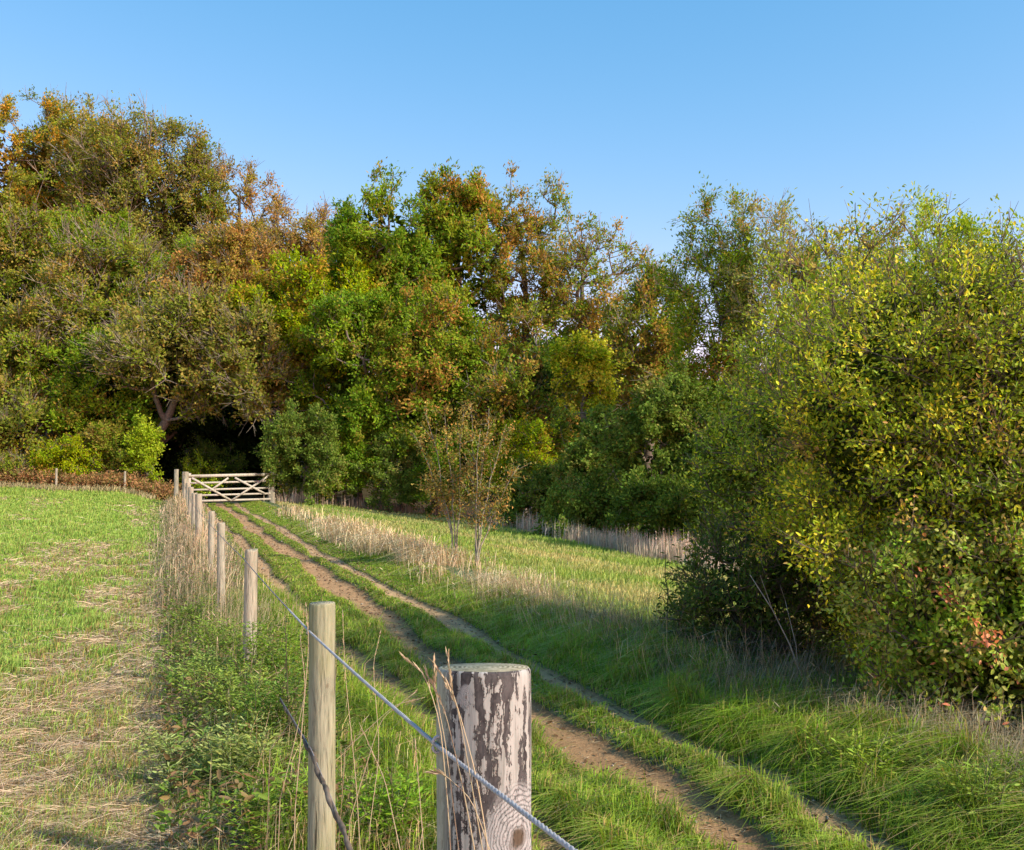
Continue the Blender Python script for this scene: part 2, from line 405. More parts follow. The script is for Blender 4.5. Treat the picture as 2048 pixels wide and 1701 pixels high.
h = np.where(s > 2.85, h * (1.3 + .3 * (1 - sstep(6, 10, Y))), h); h = np.where(s < .8, h * 1.6, h)
azb = 6.28 * vnoise(P, 5, 105) * 1.5 + RNG.normal(0, 1.3, n); h = h * (1 - .45 * np.clip(np.abs(pull), 0, 1) * (s > 2.15) * (s < 2.95))
mixg = fbm(P, 1.2, 107)[:, None]
col = jit(np.array([.33, .40, .10]) * (1 - mixg) + np.array([.20, .30, .055]) * mixg, n, .32, .1)
dry = RNG.random(n)[:, None] < (.15 + .12 * edge[:, None] + .12 * (s > 3.2)[:, None]); col = np.where(dry, jit(np.array([.42, .33, .15]), n), col)
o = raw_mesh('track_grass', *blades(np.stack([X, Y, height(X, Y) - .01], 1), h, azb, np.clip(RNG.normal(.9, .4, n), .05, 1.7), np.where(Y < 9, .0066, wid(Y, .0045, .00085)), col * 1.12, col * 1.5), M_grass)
tag(o, 'lush green grass growing in strips between and beside the ruts', 'grass', kind='stuff')

# long grass right of the track, near
X, Y = sample(130000, 4.0, 14, 1.4, smin=2.75, smax=6.2)
kp = RNG.random(len(X)) < .25 + .75 * sstep(.3, .6, vnoise(np.stack([X, Y], 1), 3.2, 120)); X, Y = X[kp], Y[kp]
s = X - fence_x(Y); n = len(X); P = np.stack([X, Y], 1)
tx = vnoise(P, 3.2, 120); ctr = vnoise(P, 1.1, 122)
h = (.05 + .18 * tx ** 1.4) * RNG.uniform(.4, 1.35, n) * (1 - .45 * sstep(8, 12, Y))
az = 6.28 * vnoise(P, 4.5, 121) * 2.2 + RNG.normal(0, 1.5, n)
col = jit(np.array([.28, .35, .08]) * (1 - ctr[:, None]) + np.array([.16, .27, .045]) * ctr[:, None], n, .35, .1)
dry = RNG.random(n)[:, None] < (.15 + .3 * sstep(3.4, 4.4, s) * sstep(.4, .7, ctr))[:, None]; col = np.where(dry, jit(np.array([.45, .35, .18]), n), col)
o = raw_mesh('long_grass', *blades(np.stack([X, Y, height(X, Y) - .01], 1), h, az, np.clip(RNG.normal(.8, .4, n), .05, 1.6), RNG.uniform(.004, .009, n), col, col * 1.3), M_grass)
tag(o, 'long drooping green grass on the bank below the big shrubs', 'grass', kind='stuff')

PEND = 1
# tall dry bleached grass: bank right of track, fence verge, far hedge foot
def dry_stalks(name, label, X, Y, h, col, lean=.35, leanaz=None, wmin=.0035, heads=True):
    n = len(X); az = RNG.uniform(0, 6.28, n) if leanaz is None else RNG.normal(leanaz, 1.0, n)
    L = np.clip(RNG.normal(lean, .35, n), .02, 1.7)
    base = np.stack([X, Y, height(X, Y) - .02], 1)
    parts = [blades(base, h, az, L, np.where(Y < 12, wmin, wid(Y, wmin, .0007)), col, col * 1.1, .5)]
    if heads:
        m = RNG.random(n) < .1; d = np.stack([np.cos(az), np.sin(az), np.zeros(n)], 1)[m]
        tip = base[m] + (d * (L[m] * .95)[:, None] + np.array([0, 0, 1.]) * np.maximum(1 - .55 * L[m], .05)[:, None] * .96) * h[m][:, None]
        ax = unit(d * .8 + np.array([0, 0, .7]))
        parts.append(leaves(tip - ax * .03, ax, unit(RNG.normal(size=(m.sum(), 3))), np.full(m.sum(), .07), wid(Y[m], .005, .0008), col[m] * .85))
    o = raw_mesh(name, *join(parts), M_straw); tag(o, label, 'dry grass', kind='stuff')
X, Y = sample(60000, 7.5, 34, 1.35, smin=2.9, smax=5.3)
s = X - fence_x(Y); cen = 3.7 + .25 * np.sin(Y * .5)
ok = RNG.random(len(X)) < np.exp(-((s - cen) / .5) ** 2) * (1 - .8 * sstep(20, 26, Y)) * (.25 + .75 * sstep(9.5, 13, Y)) * (.03 + .8 * sstep(.39, .58, fbm(np.stack([X, Y], 1), 1.3, 140))); X, Y = X[ok], Y[ok]; n = len(X)
h = RNG.uniform(.12, .72, n) * (.5 + .85 * fbm(np.stack([X, Y], 1), 1.0, 141))
dry_stalks('dry_grass', 'tall bleached dry grass along the bank right of the track', X, Y, h, jit(np.array([.86, .66, .36]), n, .35), .85, math.pi * .9, .003)
X, Y = sample(95000, 4.0, 44, 1.6, smin=-1.5, smax=1.2)
s = X - fence_x(Y); ok = RNG.random(len(X)) < np.exp(-((s + .05 + .35 * (fbm(np.stack([X, Y], 1), .7, 160) - .5)) / (.34 + .25 * fbm(np.stack([X, Y], 1), 1.1, 161))) ** 2) * (.8 + .2 * sstep(9, 13, Y)) * (.3 + .7 * sstep(.35, .6, fbm(np.stack([X, Y], 1), 1.2, 143))); X, Y = X[ok], Y[ok]; n = len(X)
cc = np.where(RNG.random(n)[:, None] < .25, jit(np.array([.16, .2, .05]), n), jit(np.array([.66, .50, .29]), n, .4))
dry_stalks('verge_grass', 'straggly straw coloured grass growing along the wire fence', X, Y, RNG.uniform(.1, .5, n) * (1 + .75 * sstep(7, 11, Y)) * np.exp(-np.abs(X - fence_x(Y)) * .9), cc, .5, None, .0028)
X, Y = sample(16000, 4.0, 12, 1.3, smin=-.2, smax=.85); n = len(X)
h = RNG.uniform(.08, .4, n) * (.5 + .8 * vnoise(np.stack([X, Y], 1), 5, 165)); col = jit(np.array([.25, .35, .07]), n, .4); br = RNG.random(n)[:, None] < .3; col = np.where(br, jit(np.array([.6, .47, .26]), n, .35), col)
o = raw_mesh('verge_green_grass', *blades(np.stack([X, Y, height(X, Y) - .01], 1), h, RNG.uniform(0, 6.28, n), np.clip(RNG.normal(.7, .35, n), .1, 1.4), RNG.uniform(.0035, .007, n), col, col * 1.2), M_grass)
tag(o, 'tufts of green grass at the foot of the fence posts', 'grass', kind='stuff')

X, Y = sample(34000, 4.2, 7.4, 1.2, smin=2.9, smax=5.2); s = X - fence_x(Y); ok = RNG.random(len(X)) < sstep(.42, .6, fbm(np.stack([X, Y], 1), 1.6, 170)) * sstep(3.2, 4.1, s); X, Y = X[ok], Y[ok]; n = len(X)
dry_stalks('rough_grass', 'rough tangle of straw coloured and brown stalks at the foot of the thicket', X, Y, RNG.uniform(.12, .55, n) ** 1.2, jit(np.array([.52, .42, .24]), n, .5), 1.0, None, .0028)
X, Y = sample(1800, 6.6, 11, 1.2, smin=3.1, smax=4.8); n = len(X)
dry_stalks('shade_tinted_stalks', 'stalks coloured darker grey brown for the shade of the thicket', X, Y, RNG.uniform(.15, .62, n), jit(np.array([.30, .24, .15]), n, .5), .9, None, .003)  # stalk colour lowered to deepen the thicket shadow
# foot of far hedge: line of points
HEDGE = np.array([[-10.2, 46], [-5.5, 50], [-.5, 47.5], [3.4, 37], [5.0, 30.5], [7.0, 24]])
def hedge_pt(t):
    """t 0..1 along hedge"""
    L = np.concatenate([[0], np.cumsum(np.linalg.norm(np.diff(HEDGE, axis=0), axis=1))]); L /= L[-1]
    return np.stack([np.interp(t, L, HEDGE[:, 0]), np.interp(t, L, HEDGE[:, 1])], -1)
t = RNG.random(14000); p = hedge_pt(t); n = len(t)
dens = .2 + .8 * sstep(.35, .55, vnoise(np.stack([t * 26, t * 0], 1), 1, 150)); ok = RNG.random(n) < dens * np.where(t > .45, 1, .35)
p = p[ok]; tt_ = t[ok]; n = len(p); X = p[:, 0] + RNG.normal(-.6, .35, n) - .8 * (tt_ > .5); Y = p[:, 1] - 1.1 + RNG.normal(0, .35, n) - 1.9 * sstep(.4, .6, tt_)
grp = vnoise(np.stack([X * 1.2, Y * 1.2], 1), 1, 151)
dry_stalks('hedge_foot_grass', 'grey brown dead stalks standing at the foot of the far hedge', X, Y, RNG.uniform(.3, .85, n) * (.6 + .8 * grp), jit(np.array([.66, .52, .36]), n, .35), .15)
# field edge grass in front of the bracken on the left
t = RNG.random(9000); n = len(t); X = -16.5 - 22 * t; Y = 46.3 + RNG.normal(0, .35, n)
dry_stalks('field_edge_grass', 'pale dry grass fringe between left field and brown bracken', X, Y, RNG.uniform(.15, .45, n), jit(np.array([.5, .42, .2]), n, .35), .35)

# ------------------------------------------------------------------ trees
BR = 2.3
PAL = {
 'green':  [((.075, .125, .018), .5), ((.115, .16, .022), .35), ((.15, .13, .03), .15)],
 'dark':   [((.04, .065, .013), .6), ((.065, .09, .018), .4)],
 'ivy':    [((.065, .095, .02), .55), ((.10, .135, .03), .35), ((.14, .13, .04), .1)],
 'bright': [((.15, .20, .025), .6), ((.21, .25, .04), .4)],
 'olive':  [((.13, .135, .028), .4), ((.095, .13, .02), .38), ((.17, .13, .04), .22)],
 'brown':  [((.135, .13, .035), .4), ((.11, .135, .025), .4), ((.17, .13, .04), .2)],
 'rust':   [((.205, .125, .045), .5), ((.17, .13, .035), .3), ((.15, .14, .03), .2)],
 'orange': [((.26, .16, .035), .28), ((.13, .145, .025), .47), ((.18, .14, .03), .25)],
 'ygreen': [((.17, .2, .022), .5), ((.12, .17, .02), .3), ((.2, .14, .03), .2)],
 'yellow': [((.30, .27, .05), .4), ((.2, .22, .03), .35), ((.12, .16, .02), .25)],
 'ashmix': [((.095, .14, .02), .5), ((.13, .155, .025), .32), ((.20, .12, .035), .18)],
 'ashrust':[((.19, .125, .035), .36), ((.13, .145, .025), .36), ((.09, .13, .02), .28)],
 'bluegr': [((.13, .15, .04), .5), ((.17, .16, .05), .3), ((.22, .16, .06), .2)],
 'plum':   [((.135, .175, .025), .47), ((.19, .21, .03), .29), ((.46, .37, .06), .18), ((.22, .15, .05), .06)],
 'plumlow':[((.06, .13, .013), .6), ((.11, .17, .018), .25), ((.4, .32, .04), .15)],
 'dogwood':[((.13, .19, .03), .5), ((.18, .2, .05), .28), ((.38, .15, .08), .04), ((.26, .2, .07), .1)],
 'shade':  [((.02, .04, .01), .6), ((.035, .06, .015), .4)],  # leaf colours darkened to stand for deep woodland shade
}
def sat(c, k):
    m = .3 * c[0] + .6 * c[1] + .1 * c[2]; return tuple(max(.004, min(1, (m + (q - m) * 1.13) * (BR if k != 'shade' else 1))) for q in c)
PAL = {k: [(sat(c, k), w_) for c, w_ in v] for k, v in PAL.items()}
def pick(pal, pts, seed, coh=.6, scale=.45):
    """colour per point, coherent in space"""
    v = coh * nz(pts, scale, seed) + (1 - coh) * RNG.random(len(pts))
    v = v.argsort().argsort() / max(len(v), 1)
    w = np.cumsum([a[1] for a in pal]); w /= w[-1]
    k = np.searchsorted(w, v, side='right').clip(0, len(pal) - 1)
    return np.array([a[0] for a in pal])[k]

def grow(base, tips, trunk_top, seed, wob=.06, fork=1):
    """connect tips to a trunk by nearest attachment; returns nodes, parent, count"""
    r = np.random.default_rng(seed)
    H = np.linalg.norm(trunk_top - base); nodes = [base]; par = [-1]
    for i in range(1, 7):
        nodes.append(base + (trunk_top - base) * i / 6 + r.normal(0, wob * H * .35, 3) * np.array([1, 1, .2]) * (i < 6)); par.append(i - 1)
    axis0, axis1 = base, trunk_top
    ab = axis1 - axis0; tt = np.clip(((tips - axis0) @ ab) / (ab @ ab), 0, 1)
    dist = np.linalg.norm(tips - (axis0 + tt[:, None] * ab), axis=1)
    order = np.argsort(dist); N = np.array(nodes); tipnode = np.zeros(len(tips), int)
    for i in order:
        p = tips[i]; d = p - N; L = np.linalg.norm(d, axis=1)
        cost = L + np.maximum(0, -d[:, 2] + .15 * L) * 1.3 + np.where(np.arange(len(N)) == 0, L, 0)
        j = int(np.argmin(cost)); a = N[j]; L0 = L[j]
        m1 = a + (p - a) * .4 + np.array([0, 0, -.05 * L0]) + r.normal(0, .06 * L0, 3); m2 = a + (p - a) * .75 + np.array([0, 0, -.03 * L0]) + r.normal(0, .05 * L0, 3)
        k0 = len(nodes); nodes += [m1, m2, p]; par += [j, k0, k0 + 1]; tipnode[i] = k0 + 2
        N = np.vstack([N, m1, m2, p])
    cnt = np.zeros(len(nodes)); 
    cnt[tipnode] = 1
    for i in range(len(nodes) - 1, 0, -1): cnt[par[i]] += cnt[i]
    return N, np.array(par), cnt, tipnode

def crown_tips(cen, rad, n, r, seed, lump=.28, shell=.55, low=.0, exclude=None, lobes=0):
    out = []; tot = 0
    if lobes:
        lc = unit(r.normal(size=(lobes * 3, 3))); lc[:, 1] = -np.abs(lc[:, 1]) * .9; lc = lc[lc[:, 2] > -.85][:lobes]
        mx = np.linalg.norm(lc, axis=1) / np.abs(lc).max(1); lc = lc * (mx ** .38 * r.uniform(.55, .8, len(lc)))[:, None]
        lr = r.uniform(.24, .42, len(lc))
        m = int(n * .75); q = r.choice(len(lc), m, p=lr ** 2 / (lr ** 2).sum()); d = unit(r.normal(size=(m, 3)) + np.array([0, -.1, .35]))
        out.append(cen + (lc[q] + d * (lr[q] * r.uniform(.7, 1.05, m))[:, None]) * rad); n = n - m
    while tot < n:
        d = unit(r.normal(size=(n * 2, 3))); q = r.random(n * 2) ** (1 / 3 * (1 - shell) + .02)
        rr = 1 + lump * (nz(d * 1.0, 1.6, seed) - .5) * 2
        if lobes: rr = rr * .97
        p = d * (q * rr)[:, None]
        k = (p[:, 2] > -1 + low) & (d[:, 1] < .75)            # the far side carries fewer clumps
        pn = np.linalg.norm(p, axis=1) / np.maximum(np.abs(p).max(1), 1e-6); out.append(cen + (p * (pn ** .38)[:, None])[k][:n] * rad); tot += k.sum()
    return np.concatenate(out)

def make_tree(name, label, cat, base, crowns, tips_n, leaf_n, leaf, pal, seed, clump=.7, twig=5, trunk_r=.2, bark=(.22, .19, .14), twigcol=None,
              group=None, mat=None, hexa=False, shell=.55, lump=.28, upb=.35, multi=1, stuffname='crown', top=None, coh=.6, cscale=.45, extra=None, twr=.008, droop=0, core=0, core_s=.4, lobes=0, bare=0, barecol=(.34, .29, .2)):
    r = np.random.default_rng(seed); base = np.asarray(base, float)
    root = empty(name, base)
    tips = []; vol = np.array([c[1][0] * c[1][2] for c in crowns]); vol = vol / vol.sum()
    for (cen, rad), v in zip(crowns, vol):
        tips.append(crown_tips(np.asarray(cen, float), np.asarray(rad, float), max(8, int(tips_n * v)), r, seed, lump, shell, lobes=lobes))
    tips = np.concatenate(tips); gz = height(tips[:, 0], tips[:, 1]); tips[:, 2] = np.maximum(tips[:, 2], gz + .12 * clump + .05)
    if top is None:
        c0 = np.asarray(crowns[0][0], float); top = c0 + np.array([0, 0, .35 * crowns[0][1][2]])
    bk = np.asarray(bark); P0, P1, R0, R1 = [], [], [], []
    N, par, cnt, tn = grow(base, tips, np.asarray(top, float), seed)
    if multi > 1: pass
    rad = trunk_r * (cnt / cnt[0]) ** .46; i = np.arange(1, len(N))
    pr = rad[par[i]]; pr = np.minimum(pr, rad[i] * 1.5)
    pr[0] = rad[0] * 1.25
    cols = bk * r.uniform(.75, 1.2, (len(i), 1))
    big = rad[i] > trunk_r * .14
    parts = [segs(N[par[i]][big], N[i][big], pr[big], rad[i][big], cols[big], 7)]
    if (~big).any(): parts.append(segs(N[par[i]][~big], N[i][~big], np.maximum(pr[~big], twr), np.maximum(rad[i][~big], twr), cols[~big], 4))
    wood = parts
    # twigs
    T = len(tips); cc = np.mean([np.asarray(c[0]) for c in crowns], axis=0)
    outd = unit(N[tn] - N[par[par[tn]]])
    ctr = np.asarray(crowns[0][0], float)
    tw_b = np.repeat(tips, twig, 0); od = np.repeat(outd, twig, 0)
    td = unit(od * .7 + r.normal(0, .62, (T * twig, 3)) + np.array([0, 0, upb])); tl = clump * r.uniform(.45, 1.15, T * twig)
    tw_e = tw_b + td * tl[:, None]
    tc = np.asarray(twigcol if twigcol is not None else bark) * r.uniform(.7, 1.25, (T * twig, 1))
    wood.append(segs(tw_b, tw_e, np.full(len(tl), twr), np.full(len(tl), twr * .4), tc, 3))
    if bare:
        fr = np.where(tips[:, 1] < ctr[1] + .3 * crowns[0][1][1])[0]; j = r.choice(fr, bare); a0 = tips[j]; ow = unit((a0 - ctr) / np.asarray(crowns[0][1]))
        dr0 = unit(ow * .6 + r.normal(0, .35, (bare, 3)) + np.array([0, -.2, .45])); LL = clump * r.uniform(.7, 1.7, bare)
        b0 = a0 + dr0 * (LL * .5)[:, None]; bt = []; bcl = np.asarray(barecol) * r.uniform(.6, 1.15, (bare, 1))
        bt.append(segs(a0, b0, np.full(bare, twr * 1.5), np.full(bare, twr), bcl, 4))
        for q in range(3):
            c1 = b0 + unit(dr0 + r.normal(0, .38, (bare, 3)) + np.array([0, 0, .15])) * (LL * r.uniform(.35, .65, bare))[:, None]
            bt.append(segs(b0, c1, np.full(bare, twr * .95), np.full(bare, twr * .4), bcl, 3))
        wood += bt
    raw_mesh('trunk', *join(wood), M_bark, root)
    # leaves
    m = leaf_n; w = r.integers(0, T * twig, m)
    # some tips carry more leaves than others
    wt = .35 + nz(tips, .9, seed + 5) ** 1.0; wt = np.repeat(wt / wt.sum() / twig, twig); w = r.choice(T * twig, m, p=wt / wt.sum())
    u = r.uniform(.1, 1.08, m); scat = clump * .16
    pos = tw_b[w] + td[w] * (tl[w] * u)[:, None] + r.normal(0, scat, (m, 3)) - np.array([0, 0, droop]) * (u ** 2)[:, None]
    ax = unit(td[w] + r.normal(0, .8, (m, 3)))
    tc_ = np.repeat(pick(pal, tips, seed + 9, coh, cscale), twig, 0)[w]
    ind = pick(pal, pos, seed + 10, .0); mixi = (r.random(m) < .4)[:, None]
    col = np.where(mixi, ind, tc_) * r.uniform(.65, 1.35, (m, 1)) * (1 + r.uniform(-.1, .1, (m, 3)))
    outw = unit(pos - ctr)
    nrm = unit(outw * .7 + np.array([.25, -.3, .6]) + r.normal(0, .5, (m, 3)))
    Ls = leaf[0] * r.uniform(.6, 1.3, m); Ws = leaf[1] * r.uniform(.7, 1.25, m)
    parts = [leaves(pos, ax, nrm, Ls, Ws, np.clip(col, 0, 1), hexa)]
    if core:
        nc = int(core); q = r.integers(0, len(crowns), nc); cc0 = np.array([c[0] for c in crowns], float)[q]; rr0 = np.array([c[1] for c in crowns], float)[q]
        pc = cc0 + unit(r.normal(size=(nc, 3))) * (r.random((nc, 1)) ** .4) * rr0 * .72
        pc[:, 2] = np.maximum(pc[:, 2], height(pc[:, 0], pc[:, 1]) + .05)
        cl_ = np.array(pal[0][0]) * .32 * r.uniform(.6, 1.2, (nc, 1))  # inner leaves coloured dark to deepen crown shade; they also block sky and sun
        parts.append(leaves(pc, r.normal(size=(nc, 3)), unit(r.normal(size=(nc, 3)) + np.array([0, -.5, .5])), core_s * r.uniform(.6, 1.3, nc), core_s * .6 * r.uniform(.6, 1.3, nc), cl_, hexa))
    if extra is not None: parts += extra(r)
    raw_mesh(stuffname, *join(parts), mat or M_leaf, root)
    tag(root, label, cat, group)
    return root

def r_l(x): return min(x, 18)
def ptree(label, px, topy, wpx, boty, Y, pal, seed, leaf_n=16000, tips_n=170, leaf=(.19, .10), clump=.8, depth=None, trunk=.22, name='tree', cat='tree', twigcol=(.3, .26, .2),
          bark=(.2, .17, .13), shell=.5, group='trees of the wood edge', twr=.012, lump=.3, crowns=None, basepx=None, **kw):
    """tree whose crown spans the given outline at depth Y"""
    tp = at(px, topy, Y); bp = at(px, boty, Y); rx = wpx / 2 * Y / F; rz = (tp[2] - bp[2]) / 2
    cen = np.array([tp[0], Y, (tp[2] + bp[2]) / 2]); ry = depth or min(rx, 3.5)
    if basepx is not None: tpx = at(basepx, topy, Y)[0]
    else: tpx = tp[0]
    base = np.array([tpx, Y + .3, float(height(tp[0], Y)) - .1])
    cr = [(cen, (rx, ry, rz))]
    pname = pal; pal = PAL[pal]
    kw.setdefault('core', 0 if shell < .3 else int(max(300, 14 * rx * rz * 4))); kw.setdefault('core_s', .45 if rx > 2.2 else .25)
    kw.setdefault('lobes', 0 if shell < .3 else int(r_l(9 + 1.2 * rx))); leaf_n = int(leaf_n * 1.6); kw.setdefault('bare', {'brown': 300, 'olive': 300, 'orange': 160, 'rust': 240, 'ashrust': 170, 'bluegr': 110}.get(pname, 0) if Y > 33 and rx > 1.5 else 0)
    return make_tree(name, label, cat, base, cr, tips_n, leaf_n, leaf, pal, seed, clump, 5, trunk, bark, twigcol, group, shell=shell, twr=twr, lump=lump, top=base + (cen - base) * 1.15, **kw)

W = 'trees of the wood behind the gate'
# back row of the wood
ptree('orange and green beech at the left end of the skyline', 30, 196, 330, 640, 66, 'orange', 11, 26000, 240, group=W)
ptree('tall olive crowned tree with a ragged dark top above the left wood', 140, 192, 190, 560, 69, 'olive', 12, 18000, 170, group=W)
ptree('orange tinted beech crown left of the big brown twiggy tree', 195, 225, 190, 520, 65, 'orange', 13, 17000, 160, group=W)
ptree('big brown twiggy beech with pale bare branches on the wood skyline', 275, 238, 290, 640, 62, 'brown', 14, 22000, 260, group=W, clump=1.1, twr=.018, twigcol=(.4, .33, .24))
ptree('thin olive tree on the skyline left of the rust coloured tree', 375, 285, 150, 640, 63, 'olive', 15, 11000, 150, group=W, twr=.016, twigcol=(.38, .32, .24))
ptree('sparse rust red tree standing alone against the sky', 480, 325, 190, 620, 65, 'rust', 16, 9500, 150, group=W, twr=.016, shell=.2, bark=(.12, .1, .08))
ptree('low rust coloured tree beside the green ash crowns', 580, 430, 170, 680, 62, 'rust', 17, 10500, 140, group=W, twr=.015)
ptree('pale orange thin tree partly behind the dark green ash', 660, 428, 120, 660, 66, 'rust', 18, 5500, 100, group=W, twr=.018, twigcol=(.42, .34, .25))
# middle rows
ptree('olive tree with grey bare limbs at the left frame edge', 10, 370, 260, 800, 56, 'olive', 21, 21000, 230, group=W, twr=.016, twigcol=(.4, .36, .28))
ptree('dense dark green tree in the middle of the left wood', 180, 420, 250, 800, 58, 'green', 22, 24000, 220, group=W)
ptree('brown green tree with crooked pale limbs in the middle of the wood', 215, 470, 230, 780, 53, 'olive', 23, 15000, 220, group=W, twr=.017, twigcol=(.42, .38, .3), clump=1.0)
ptree('dark tree filling the wood behind the rust coloured oak', 370, 480, 240, 880, 59, 'green', 24, 22000, 200, group=W, basepx=260)
ptree('brown twiggy tree leaning over the dark woodland entrance', 360, 610, 240, 850, 50, 'brown', 25, 15000, 210, group=W, basepx=285, twr=.015, twigcol=(.38, .32, .24), clump=1.0)
ptree('rust topped tree left of the yellow green tree', 455, 460, 210, 720, 55, 'rust', 26, 15500, 180, group=W, basepx=290)
ptree('yellow green tree above the gate', 560, 510, 220, 820, 52, 'ygreen', 27, 21000, 200, group=W, basepx=610)
ptree('brown mottled tree beside the yellow green tree', 500, 620, 170, 860, 49.5, 'brown', 28, 10000, 140, group=W, basepx=600)
ptree('olive tree low on the left edge of the wood', 60, 600, 260, 900, 52, 'olive', 29, 19000, 200, group=W, twr=.014, twigcol=(.4, .36, .28))
ptree('green tree above the ivy covered stump', 210, 690, 220, 940, 51, 'green', 30, 19000, 180, group=W)
ptree('brown leaved maple at the far left above the bracken', 20, 780, 200, 960, 49.5, 'brown', 31, 13000, 130, group=W, twr=.01)
ptree('tree with leaves darkened for shade deep inside the woodland entrance', 420, 650, 420, 1000, 66, 'shade', 32, 16000, 160, group=W, depth=4, leaf=(.45, .3))
ptree('undergrowth tree with leaves darkened for shade behind the right end of the gate', 530, 760, 260, 1010, 60, 'shade', 33, 12000, 130, group=W, leaf=(.35, .22))
ptree('undergrowth tree with leaves darkened for shade left inside the woodland entrance', 300, 720, 260, 1000, 58, 'shade', 34, 14000, 130, group=W, leaf=(.35, .22))
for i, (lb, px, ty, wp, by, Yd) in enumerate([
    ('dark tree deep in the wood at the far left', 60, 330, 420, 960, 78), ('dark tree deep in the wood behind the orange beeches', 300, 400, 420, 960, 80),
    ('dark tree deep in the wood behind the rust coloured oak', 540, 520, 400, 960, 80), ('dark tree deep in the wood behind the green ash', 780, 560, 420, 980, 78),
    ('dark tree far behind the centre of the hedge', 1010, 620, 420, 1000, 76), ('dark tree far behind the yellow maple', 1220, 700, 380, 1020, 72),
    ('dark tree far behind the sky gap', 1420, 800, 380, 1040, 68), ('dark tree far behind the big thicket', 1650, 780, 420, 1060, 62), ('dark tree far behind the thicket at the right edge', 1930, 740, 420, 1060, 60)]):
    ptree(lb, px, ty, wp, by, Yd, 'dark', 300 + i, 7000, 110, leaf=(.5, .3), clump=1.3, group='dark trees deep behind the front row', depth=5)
HG = 'shrubs at the wood edge and along the hedge'
def shrub(label, px, topy, wpx, boty, Y, pal, seed, leaf_n=9000, tips_n=110, **kw):
    kw.setdefault('leaf', (.12, .07)); kw.setdefault('clump', .5); kw.setdefault('depth', min(wpx / 2 * Y / F, 1.5)); kw.setdefault('lump', .42); kw.setdefault('group', HG)
    return ptree(label, px, topy, wpx, boty, Y, pal, seed, leaf_n, tips_n, name='shrub', cat='shrub', trunk=.07, twr=kw.pop('twr', .007), **kw)
shrub('light green bramble mound left of the bright ivy stump', 120, 880, 190, 965, 48.6, 'ygreen', 41, 8000, lump=.6, leaf=(.1, .06))
shrub('bright yellow green ivy column beside the dark woodland entrance', 293, 850, 46, 965, 48.4, 'bright', 42, 7000, 70)
shrub('olive shrub between bramble mound and ivy stump', 215, 850, 110, 965, 49.2, 'olive', 43, 6000)
shrub('pale bushy growth at the far left field corner', 20, 915, 130, 975, 48.3, 'olive', 44, 5000)
shrub('small sunlit bush behind the left half of the gate', 405, 915, 80, 985, 51, 'bright', 45, 2500, 50)
shrub('dark leafy bush in the shade of the woodland entrance', 430, 870, 110, 990, 54, 'dark', 46, 5000)
# centre ash group
AG = 'ash trees behind the hedge'
ptree('dark green ash with a tall tufted top left of centre', 775, 345, 220, 760, 53, 'green', 51, 21000, 210, group=AG, leaf=(.24, .1))
ptree('tall ash with rusty top at the centre of the tree line', 905, 362, 240, 720, 55, 'ashmix', 52, 21000, 220, group=AG, leaf=(.24, .1))
ptree('thin rust and green ash right of the tallest crowns', 1045, 385, 200, 760, 56, 'ashrust', 53, 12500, 190, group=AG, leaf=(.22, .09), shell=.2)
ptree('airy rust coloured ash sloping down to the sky gap', 1165, 455, 190, 760, 55, 'ashrust', 54, 10500, 170, group=AG, leaf=(.22, .09), shell=.2)
ptree('green and yellow tree between the wood and the ash group', 665, 520, 190, 880, 51, 'ygreen', 55, 17000, 170, group=AG)
ptree('full green tree above the hedge right of the gate', 720, 600, 250, 930, 49.5, 'green', 56, 24000, 210, group=AG)
ptree('green ash with light olive patches behind the bare saplings', 870, 600, 260, 940, 49, 'ashmix', 57, 23000, 210, group=AG)
ptree('rust and olive tree behind the yellow maple', 1040, 650, 190, 960, 47, 'ashrust', 58, 14000, 150, group=AG)
ptree('dark green tree filling the gap under the airy ash', 1100, 700, 240, 960, 50, 'dark', 59, 14000, 150, group=AG)
ptree('yellow leaved field maple glowing in the hedge', 1165, 690, 130, 850, 40, 'yellow', 60, 9500, 100, group=AG, leaf=(.12, .1), clump=.5)
# hedge
shrub('dense dark green hedge bush directly right of the gate', 608, 815, 150, 1015, 45.8, 'ivy', 61, 17000, 150)
shrub('green hedge bush second to the right of the gate', 690, 850, 150, 1020, 47.5, 'green', 62, 14000, 130)
shrub('green hedge bush behind the bare saplings', 800, 850, 160, 1030, 47.5, 'ivy', 63, 14000, 130)
shrub('olive green hedge bush between the saplings and the yellow maple', 920, 860, 160, 1045, 46, 'green', 64, 13000, 130)
shrub('yellowish hedge bush below the rust and olive tree', 1050, 850, 120, 1000, 43, 'ygreen', 65, 6500, 90)
shrub('low dark hedge bush at the far edge of the sloping field', 1060, 930, 150, 1060, 42, 'ivy', 66, 10000, 110)
shrub('ivy clad dark mass under the yellow maple', 1200, 830, 170, 1060, 37.5, 'ivy', 67, 19000, 150, leaf=(.12, .1))
shrub('tall dark ivy covered bush left of the big thicket', 1320, 760, 210, 1080, 33, 'ivy', 68, 24000, 180, leaf=(.11, .09))
shrub('low green hedge along the bottom of the sloping field', 1190, 970, 190, 1090, 35, 'ivy', 69, 13000, 110)
shrub('low dark hedge end beside the big thicket', 1350, 980, 190, 1125, 30, 'dark', 70, 13000, 110)
shrub('dark bush hidden behind the left side of the thicket', 1500, 800, 200, 1150, 27, 'dark', 71, 15000, 130)
